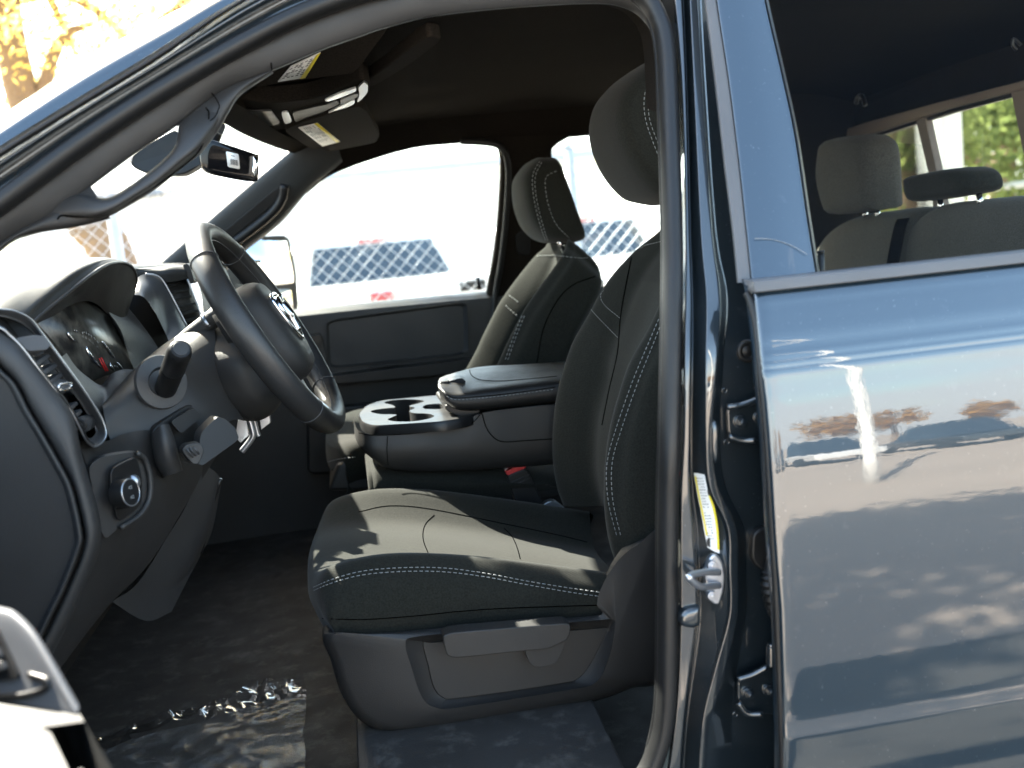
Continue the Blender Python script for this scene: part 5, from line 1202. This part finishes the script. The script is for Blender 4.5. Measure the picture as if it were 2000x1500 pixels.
for i in range(40):
    t = i/39; r = []
    for j in range(81):
        s = j/80*8; a = int(min(7, s)); f = s-a
        p = g0[a].lerp(g0[a+1], f).lerp(g1[a].lerp(g1[a+1], f), t)
        q = p*14
        from mathutils import noise as mn
        h = mn.noise(q)*.002+mn.noise(q*2.3)*.001+.0035*max(0, 1-2.2*abs(mn.noise(q*1.3+V((5, 2, 0)))))**2
        if t < .2: h += (1-t/.2)*(.006+.016*abs(mn.noise(p*38+V((3, 1, 0))))+.006*abs(mn.noise(p*80)))*(.3+.7*min(1, j/50))
        r.append(p+V((mn.noise(q+V((9, 0, 0)))*.006, mn.noise(q+V((0, 9, 0)))*.006, h)))
    rows.append(r)
sheet = mk('plastic_sheet', [p for r in rows[6:] for p in r], gridfaces(34, 81), film, None, smooth=True, sharp=30)
mk('creased_edge', [p for r in rows[:7] for p in r], gridfaces(7, 81), film2, sheet, smooth=True, sharp=30)
tag(sheet, 'crumpled clear plastic film lying on the dusty driver footwell floor', 'plastic sheet')
# ================================================================== outside
def asphalt():
    m, nt, b = newmat('pale_lot_paving'); c = coords(nt)
    a = ramp(nt, noise(nt, c, .35, 6, .6), [(.3, (.36, .30, .245)), (.7, (.48, .40, .33))])
    nt.links.new(mixc(nt, noise(nt, c, 60, 2), a, (.33, .28, .235)), b.inputs['Base Color']); b.inputs['Roughness'].default_value = .9
    bump(nt, b, noise(nt, c, 90, 3), .004, .5); return m
mk('ground', [(-400,-400,0),(400,-400,0),(400,400,0),(-400,400,0)], [(0,1,2,3)], asphalt())['kind'] = 'structure'
am, nt, b = newmat('shadowed_paving'); c = coords(nt)
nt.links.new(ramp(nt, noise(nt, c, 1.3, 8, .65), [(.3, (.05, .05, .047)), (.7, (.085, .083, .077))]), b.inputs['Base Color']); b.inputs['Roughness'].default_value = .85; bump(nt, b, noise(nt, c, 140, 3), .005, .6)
o = mk('shadow_strip', [(-30,-1.5,.004),(30,-1.5,.004),(30,4.6,.004),(-30,4.6,.004)], [(0,1,2,3)], am); o['kind'] = 'structure'  # added dark sheet: the truck's shadow on the paving, put into its colour
gm, nt, b = newmat('dry_grass'); c = coords(nt)
nt.links.new(ramp(nt, noise(nt, c, 3, 8, .7), [(.3, (.20, .19, .05)), (.7, (.45, .36, .12))]), b.inputs['Base Color']); b.inputs['Roughness'].default_value = 1
for nm, x0, y0, x1, y1 in (('grass_verge', 9, 8, 60, 90), ('grass_verge', -40, 6.2, -1.5, 9.2)):
    o = mk(nm, [(x0,y0,.006),(x1,y0,.006),(x1,y1,.006),(x0,y1,.006)], [(0,1,2,3)], gm); o['kind'] = 'structure'
M['galv'] = flat_mat('galvanised_wire', (.55, .57, .6), .5, .3)
# chain-link fence beyond the truck
FY = 5.6
def fence(name, p0, p1, h, label, step, group=None, pitch=.075, wire=.0022):
    p0, p1 = V(p0), V(p1); L = (p1-p0).length; d = (p1-p0)/L
    f = empty(name, p0, label, 'fence', group)
    n = int(L/step)
    for i in range(n+1):
        q = p0+d*(i*step); b = MB(); b.tube([q, q+V((0, 0, h+.04))], .03, 12); b.tube([q+V((0, 0, h+.04)), q+V((0, 0, h+.075))], [.034, .012], 12); b.make('post', M['galv'], f)
    tube('top_rail', [p0+V((0, 0, h)), p1+V((0, 0, h))], .021, M['galv'], f, 10)
    b = MB(); nn = int(L/pitch)
    off = d.cross(V((0, 0, 1)))*.034
    zlo = .06; hh = h-.02-zlo
    for i in range(-int(hh/pitch)-1, nn):
        for s in (1, -1):
            a0 = i*pitch; t0 = max(0, -a0/hh); t1 = min(1, (L-a0)/hh)
            if t1 <= t0: continue
            z0, z1 = (zlo+hh*t0, zlo+hh*t1) if s > 0 else (zlo+hh*(1-t0), zlo+hh*(1-t1))
            w = off+d.cross(V((0, 0, 1)))*(.0025*s)
            b.tube([p0+d*(a0+hh*t0)+w+V((0, 0, z0)), p0+d*(a0+hh*t1)+w+V((0, 0, z1))], wire, 4, cap=False)
    b.make('wire_mesh', M['galv'], f, fix=False)
    return f
fence('chain_link_fence', (-1.14-2.42*2, FY, 0), (1.28+1.2, FY, 0), 2.05, 'galvanised chain link fence between the truck and the white pickups', 2.42)
gf = empty('guard_rail', (8.5, 14, 0), 'grey tube guard rail on posts seen through the rear window', 'guard rail')
for z in (1.70, 1.2): tube('rail', [V((8.5, 7.5, z)), V((8.5, 24, z))], .045, M['galv'], gf, 12)
for k in range(7):
    b = MB(); b.tube([V((8.5, 8+k*2.6, 0)), V((8.5, 8+k*2.6, 1.70))], .04, 12); b.make('post', M['galv'], gf)

# ---- trees: trunk, limbs and leaf-sized faces in clumps
def leafmat(name, c1, c2, trans=.5):
    m = bpy.data.materials.new(name); m.use_nodes = True; nt = m.node_tree; nt.nodes.clear()
    out = nd(nt, 'ShaderNodeOutputMaterial'); d = nd(nt, 'ShaderNodeBsdfDiffuse'); t = nd(nt, 'ShaderNodeBsdfTranslucent'); mx = nd(nt, 'ShaderNodeMixShader'); mx.inputs[0].default_value = trans
    c = coords(nt); col = ramp(nt, noise(nt, c, 1.7, 4, .7), [(.3, c1), (.7, c2)])
    nt.links.new(col, d.inputs[0]); nt.links.new(col, t.inputs[0]); nt.links.new(d.outputs[0], mx.inputs[1]); nt.links.new(t.outputs[0], mx.inputs[2]); nt.links.new(mx.outputs[0], out.inputs[0]); return m
bark = plastic('rough_bark', (.20, .14, .09), .9, 30, .02)
def tree(name, trunk, rad, crown_c, crown_r, nclump, nleaf, size, lm, label, group=None, limbs=6):
    base = V(trunk[0]); e = empty(name, base, label, 'tree', group)
    p = cr([V(q) for q in trunk], 5); k = len(p)
    b = MB(); b.tube(p, [rad*(1.25-.75*i/(k-1)) for i in range(k)], 10)
    cc = V(crown_c); cl = []
    for i in range(nclump):
        while True:
            q = V((random.uniform(-1, 1), random.uniform(-1, 1), random.uniform(-1, 1)))
            if .25 < q.length < 1: break
        cl.append(cc+V((q.x*crown_r[0], q.y*crown_r[1], q.z*crown_r[2])))
    for i in range(limbs):
        t = p[int(k*(.45+.5*i/limbs))-1]; tgt = cl[i % len(cl)]
        b.tube(cr([t, t.lerp(tgt, .5)+V((0, 0, .2)), tgt], 4), [rad*.45*(1-.09*j) for j in range(9)], 6)
    b.make('trunk', bark, e)
    vs, fs = [], []
    for q in cl:
        rr = random.uniform(.35, .75)*min(crown_r)*.75
        for _ in range(nleaf//nclump):
            o = V((random.gauss(0, 1), random.gauss(0, 1), random.gauss(0, .8)))*rr*.5
            c_ = q+o; a = V((random.gauss(0, 1), random.gauss(0, 1), random.gauss(0, 1))).normalized(); bx = a.orthogonal().normalized(); by = a.cross(bx)
            s = size*random.uniform(.6, 1.4); i0 = len(vs)
            vs += [c_-bx*s, c_-by*s*.55, c_+bx*s, c_+by*s*.55]; fs.append((i0, i0+1, i0+2, i0+3))
    mk('crown', vs, fs, lm, e, smooth=False)
    return e
yl = leafmat('yellow_autumn_leaves', (.70, .50, .10), (.88, .74, .28), .55)
gl2 = leafmat('olive_green_leaves', (.07, .105, .035), (.24, .28, .09), .5)
ol = leafmat('orange_autumn_leaves', (.30, .15, .03), (.55, .32, .07), .35)
ty = 7.3
tb_ = PY(228, 520, ty); tb_ = V((tb_.x+.25, ty, 0))
tree('autumn_tree', [tb_, PY(222,512,ty), PY(172,440,ty), PY(105,330,ty), PY(46,190,ty), PY(18,60,ty), PY(-6,-120,ty), PY(-60,-400,ty)], .13, PY(150, -60, ty), (1.5, 1.1, 1.0), 70, 9000, .024, yl, 'yellow autumn tree with leaning trunk beyond the windscreen')
def at(px, py, dist):
    d = ray(px, py); h = math.hypot(d.x, d.y); return CAM+d*(dist/h)
def rear_tree(px, dist, cpy, cr_, lean, label, lm=gl2, n=4200):
    b0 = at(px, 395, dist); b0.z = 0
    c = at(px+lean*.6, cpy, dist)
    tree('leafy_tree', [b0, at(px+2, 370, dist), at(px+lean*.35, 310, dist), at(px+lean*.7, 230, dist), at(px+lean, 120, dist)], .17, c, cr_, 48, n, .07, lm, label, 'leafy trees behind the rear window')
rear_tree(1778, 15, 260, (1.9, 1.9, 1.15), -20, 'leafy tree left of the white column in the rear window')
rear_tree(1955, 17, 250, (1.9, 1.9, 1.3), 25, 'leafy tree right of the white column in the rear window')
rear_tree(1720, 22, 300, (2.2, 2.2, 1.4), 10, 'farther leafy tree at the left edge of the rear window')
rear_tree(2120, 19, 240, (2.4, 2.4, 1.6), 10, 'leafy tree at the right edge of the rear window')
tree('shade_tree', [(-4.3, 5.0, 0), (-4.2, 5.0, 3), (-3.8, 4.7, 6), (-3.2, 4.4, 9)], .2, (-3.0, 4.2, 9.2), (3.4, 2.1, 1.4), 70, 14000, .10, yl, 'tall tree beside the truck whose crown throws dappled shade', None)
# white column
cb = at(1838, 380, 12); cx, cy = cb.x, cb.y
colm, nt, b = newmat('white_painted_siding'); c = coords(nt); w = nd(nt, 'ShaderNodeTexWave', wave_type='BANDS', bands_direction='Z', wave_profile='SAW'); w.inputs['Scale'].default_value = 1.2; nt.links.new(c, w.inputs['Vector'])
b.inputs['Base Color'].default_value = (.72, .74, .70, 1); bump(nt, b, w.outputs['Fac'], .03, 1)
ce = empty('sign_column', (cx, cy, 0), 'tall white column standing between the trees behind the truck', 'column', rz=R(20))
Mr = Matrix.Rotation(R(20), 3, 'Z')
MB().box((cx, cy, 3.2), (.165, .165, 3.2), None).make('shaft', colm, ce, bevel=.01)
MB().box((cx, cy, .12), (.24, .24, .12)).make('plinth', M['greyplastic'], ce, bevel=.01)

# ---- white pickups beyond the fence
wp = flat_mat('white_car_paint', (.80, .80, .79), .2, 0, .5, .6)
dkglass = flat_mat('dark_car_glass', (.02, .03, .045), .05, 0, .8)
tyre = flat_mat('tyre_rubber', (.02, .02, .02), .8)
redl = flat_mat('red_tail_lamp', (.35, .04, .05), .2, 0, .6, .5)
def pickup(loc, rz, label):
    e = empty('white_pickup', loc, label, 'pickup truck', 'white pickups beyond the fence', rz)
    e.scale = (1, 1, .965); OFF[e.name] = V((0, 0, 0))          # built about its own rear bumper: x across, y forward
    def prof(hw, pts, nm, mat, bev, par=None):   # side profile (y,z) extruded across
        return MB().slab([V((-hw, y, z)) for y, z in pts], (2*hw, 0, 0)).make(nm, mat, par or e, bevel=bev, bseg=3)
    body = prof(.98, [(0,.62),(0,1.40),(1.85,1.42),(1.85,.62)], 'cargo_bed', wp, .03)
    cab = MB()
    ws = [(1.88,.6,.98),(1.88,1.36,.98),(2.06,1.86,.74),(3.7,1.86,.74),(4.25,1.40,.95),(4.3,.6,.98)]
    L_ = [V((-w, y, z)) for y, z, w in ws]; R_ = [V((w, y, z)) for y, z, w in ws]; n = len(ws)
    cab.add(L_+R_, [tuple(range(n))[::-1], tuple(range(n, 2*n))]+[(i, (i+1) % n, (i+1) % n+n, i+n) for i in range(n)]); cab.make('cab', wp, e, bevel=.05, bseg=3)
    prof(.97, [(4.28,.6),(4.28,1.36),(5.5,1.28),(5.62,1.1),(5.62,.6)], 'hood', wp, .05)
    MB().slab([V((-.80,1.915,1.42)), V((.80,1.915,1.42)), V((.66,2.02,1.80)), V((-.66,2.02,1.80))], (0, -.025, .004)).make('rear_window', dkglass, e, bevel=.004)
    for s in (-1, 1):
        MB().slab([V((s*.985,2.2,1.40)), V((s*.985,3.9,1.40)), V((s*.80,3.6,1.78)), V((s*.78,2.3,1.78))], (s*.02, 0, .005)).make('side_window', dkglass, e, bevel=.004)
        MB().box((s*.87, -.01, 1.30), (.10, .03, .06)).make('tail_lamp', redl, e, bevel=.015, bseg=3)
        for y in (.95, 4.7):
            b = MB(); b.tube([V((s*.78, y, .38)), V((s*1.0, y, .38))], .39, 28); w_ = b.make('wheel', tyre, e, bevel=.03)
            MB().tube([V((s*.98, y, .38)), V((s*1.005, y, .38))], .24, 20).make('rim', M['satin'], w_, bevel=.01)
    MB().box((0, -.06, .66), (.95, .09, .11)).make('bumper', M['chrome'], e, bevel=.02)
    tg = MB().box((0, -.012, 1.09), (.74, .02, .30)).make('tailgate', wp, e, bevel=.012)
    MB().box((0, -.035, 1.32), (.13, .012, .045)).make('tailgate_handle', M['smoothplastic'], tg, bevel=.01)
    MB().box((0, 2.06, 1.84), (.16, .03, .022)).make('brake_lamp', redl, e, bevel=.008)
    return e
tgx = at(918, 541, 9.1)
hd_ = math.atan2(1.12, 2.8)
pickup((tgx.x, tgx.y, 0), hd_, 'white pickup with dark rear window, nearest through the passenger window')
pickup((tgx.x+2.35, tgx.y+.35, 0), hd_, 'second white pickup, partly hidden behind the front headrest')
pickup((tgx.x-2.9, tgx.y+1.2, 0), hd_, 'third white pickup, seen through the windscreen beyond the fence')
# pale building far behind
bd = empty('pale_building', (0, 46, 0), 'long pale low building far beyond the white pickups', 'building')
wl = flat_mat('pale_render_wall', (.86, .85, .82), .9)
MB().box((-8, 50, 2.6), (20, 4, 2.6)).make('wall', wl, bd)
MB().box((-8, 50, 5.3), (20.4, 4.4, .15)).make('roof', wl, bd)
MB().box((-2, 45.98, 1.3), (.6, .04, 1.2)).make('door', wl, bd)

# ---- what the paint mirrors: parked cars, autumn trees and a lamp post behind the photographer
def car(loc, rz, col, label):
    e = empty('parked_car', loc, label, 'car', 'cars parked across the lot', rz); OFF[e.name] = V((0, 0, 0))
    pm = flat_mat('car_paint', col, .2, .2, .5, .8)
    ws = [(-2.2,.35,.84),(-2.25,.75,.86),(-1.2,.92,.88),(1.6,.95,.88),(2.2,.85,.84),(2.25,.35,.82)]
    n = len(ws); b = MB(); b.add([V((x, -w, z)) for x, z, w in ws]+[V((x, w, z)) for x, z, w in ws], [tuple(range(n))[::-1], tuple(range(n, 2*n))]+[(i, (i+1) % n, (i+1) % n+n, i+n) for i in range(n)]); b.make('body', pm, e, bevel=.08, bseg=3)
    ws = [(-1.25,.93,.82),(-.55,1.42,.62),(.9,1.46,.62),(1.75,.95,.80)]
    n = 4; b = MB(); b.add([V((x, -w, z)) for x, z, w in ws]+[V((x, w, z)) for x, z, w in ws], [(3,2,1,0),(4,5,6,7)]+[(i, (i+1) % n, (i+1) % n+n, i+n) for i in range(n)]); b.make('windows', dkglass, e, bevel=.04)
    MB().box((.2, 0, 1.46), (.72, .60, .02)).make('roof', pm, e, bevel=.015)
    for x in (-1.4, 1.4):
        for s in (-1, 1): MB().tube([V((x, s*.68, .33)), V((x, s*.88, .33))], .33, 20).make('wheel', tyre, e, bevel=.03)
    for s in (-1, 1): MB().box((-2.22, s*.62, .68), (.04, .16, .07)).make('headlamp', M['lens'], e, bevel=.02)
cols = [(.75,.75,.75),(.02,.02,.025),(.05,.06,.08),(.02,.03,.05),(.8,.8,.8),(.045,.05,.055),(.03,.03,.03),(.6,.6,.62),(.02,.02,.02)]
nmz = ['white','black','slate grey','dark blue','bright white','graphite','soot black','silver','jet black']
for i, c_ in enumerate(cols):
    car((-4+i*3.0, -25+i*1.55+.4*math.sin(i*2), 0), R(88+4*math.sin(i*3)), c_, f'{nmz[i]} saloon car in the row mirrored in the rear door')
for i in range(7):
    x = -10+i*11+random.uniform(-2.5, 2.5); y = -62+random.uniform(-6, 6); h = random.uniform(4.5, 7)
    tree('autumn_tree', [(x, y, 0), (x+.2, y, h*.3), (x, y, h*.6), (x, y, h*.85)], .2, (x, y, h*.62), (2.6, 2.6, h*.38), 26, 1500, .22, ol, 'orange autumn tree across the lot, mirrored in the rear door', 'orange trees across the lot')
lp0 = (5.2, -9.0)
le_ = empty('lamp_post', (*lp0, 0), 'white lamp post mirrored in the dark blue rear door', 'lamp post')
wm = flat_mat('white_enamel', (.85, .85, .83), .4)
b = MB(); b.tube(cr([V((*lp0, 0)), V((lp0[0], lp0[1], 3)), V((lp0[0], lp0[1], 6.2))], 6), [.11-.004*k for k in range(13)], 14); b.make('pole', wm, le_)
tube('arm', cr([V((lp0[0], lp0[1], 6.15)), V((lp0[0]-.5, lp0[1], 6.7)), V((lp0[0]-1.5, lp0[1], 6.85))], 5), .05, wm, le_, 10)
MB().box((lp0[0]-1.75, lp0[1], 6.83), (.35, .13, .06)).make('lamp_head', wm, le_, bevel=.03)
# ================================================================== light and camera
SUN_AZ, SUN_EL = R(-36), R(44)
SUN_DIR = V((math.sin(SUN_AZ)*math.cos(SUN_EL), math.cos(SUN_AZ)*math.cos(SUN_EL), math.sin(SUN_EL)))       # towards the sun
el = math.asin(SUN_DIR.z)
sl = bpy.data.lights.new('sun', 'SUN'); sl.energy = 4.5; sl.angle = R(.55); sl.color = (1.0, .94, .82)
so = bpy.data.objects.new('sun', sl); COL.objects.link(so); so.rotation_euler = SUN_DIR.to_track_quat('Z', 'Y').to_euler()
w = bpy.data.worlds.new('World'); SC.world = w; w.use_nodes = True; nt = w.node_tree
bg = nt.nodes['Background']; bg.inputs[1].default_value = .115
sky = nt.nodes.new('ShaderNodeTexSky'); sky.sky_type = 'NISHITA'; sky.sun_disc = False; sky.sun_elevation = el; sky.sun_rotation = math.atan2(SUN_DIR.x, SUN_DIR.y); sky.dust_density = 1.6; sky.ozone_density = .6
tc = nt.nodes.new('ShaderNodeTexCoord'); mp = nt.nodes.new('ShaderNodeMapping'); mp.inputs['Scale'].default_value = (1.2, 1.2, 5.0)
nt.links.new(tc.outputs['Generated'], mp.inputs[0])
nz = nt.nodes.new('ShaderNodeTexNoise'); nz.inputs['Scale'].default_value = 2.2; nz.inputs['Detail'].default_value = 7; nz.inputs['Roughness'].default_value = .6; nt.links.new(mp.outputs[0], nz.inputs['Vector'])
sx = nt.nodes.new('ShaderNodeSeparateXYZ'); nt.links.new(tc.outputs['Generated'], sx.inputs[0])
hz = nt.nodes.new('ShaderNodeMapRange'); hz.inputs['From Min'].default_value = .38; hz.inputs['From Max'].default_value = .02; hz.inputs['To Min'].default_value = -.12; hz.inputs['To Max'].default_value = .30; nt.links.new(sx.outputs[2], hz.inputs[0])
ad = nt.nodes.new('ShaderNodeMath'); ad.operation = 'ADD'; nt.links.new(nz.outputs[0], ad.inputs[0]); nt.links.new(hz.outputs[0], ad.inputs[1])
rp_ = nt.nodes.new('ShaderNodeMapRange'); rp_.inputs['From Min'].default_value = .52; rp_.inputs['From Max'].default_value = .78; rp_.inputs['To Max'].default_value = .9; nt.links.new(ad.outputs[0], rp_.inputs[0])
mx = nt.nodes.new('ShaderNodeMix'); mx.data_type = 'RGBA'; nt.links.new(rp_.outputs[0], mx.inputs[0]); tn = nt.nodes.new('ShaderNodeMix'); tn.data_type = 'RGBA'; tn.blend_type = 'MULTIPLY'; tn.inputs[0].default_value = 1; nt.links.new(sky.outputs[0], tn.inputs[6]); tn.inputs[7].default_value = (1, .985, .86, 1); nt.links.new(tn.outputs[2], mx.inputs[6]); mx.inputs[7].default_value = (4.6, 4.65, 4.6, 1)
nt.links.new(mx.outputs[2], bg.inputs[0])
cd = bpy.data.cameras.new('camera'); cd.sensor_width = 36; cd.lens = 36*FOC/2000; cd.clip_start = .02; cd.clip_end = 2000
cd.dof.use_dof = True; cd.dof.focus_distance = 1.62; cd.dof.aperture_fstop = 4.0
co = bpy.data.objects.new('camera', cd); COL.objects.link(co)
co.matrix_world = Matrix(((CR.x, CU.x, -FW.x, CAM.x), (CR.y, CU.y, -FW.y, CAM.y), (CR.z, CU.z, -FW.z, CAM.z), (0, 0, 0, 1)))
SC.camera = co
vs_ = SC.view_settings; SC.display_settings.display_device = 'sRGB'; vs_.view_transform = 'Standard'; vs_.look = 'None'; vs_.exposure = 3.35; vs_.gamma = 1; vs_.use_curve_mapping = False
SC.cycles.max_bounces = 12; SC.cycles.transparent_max_bounces = 16; SC.cycles.use_denoising = True
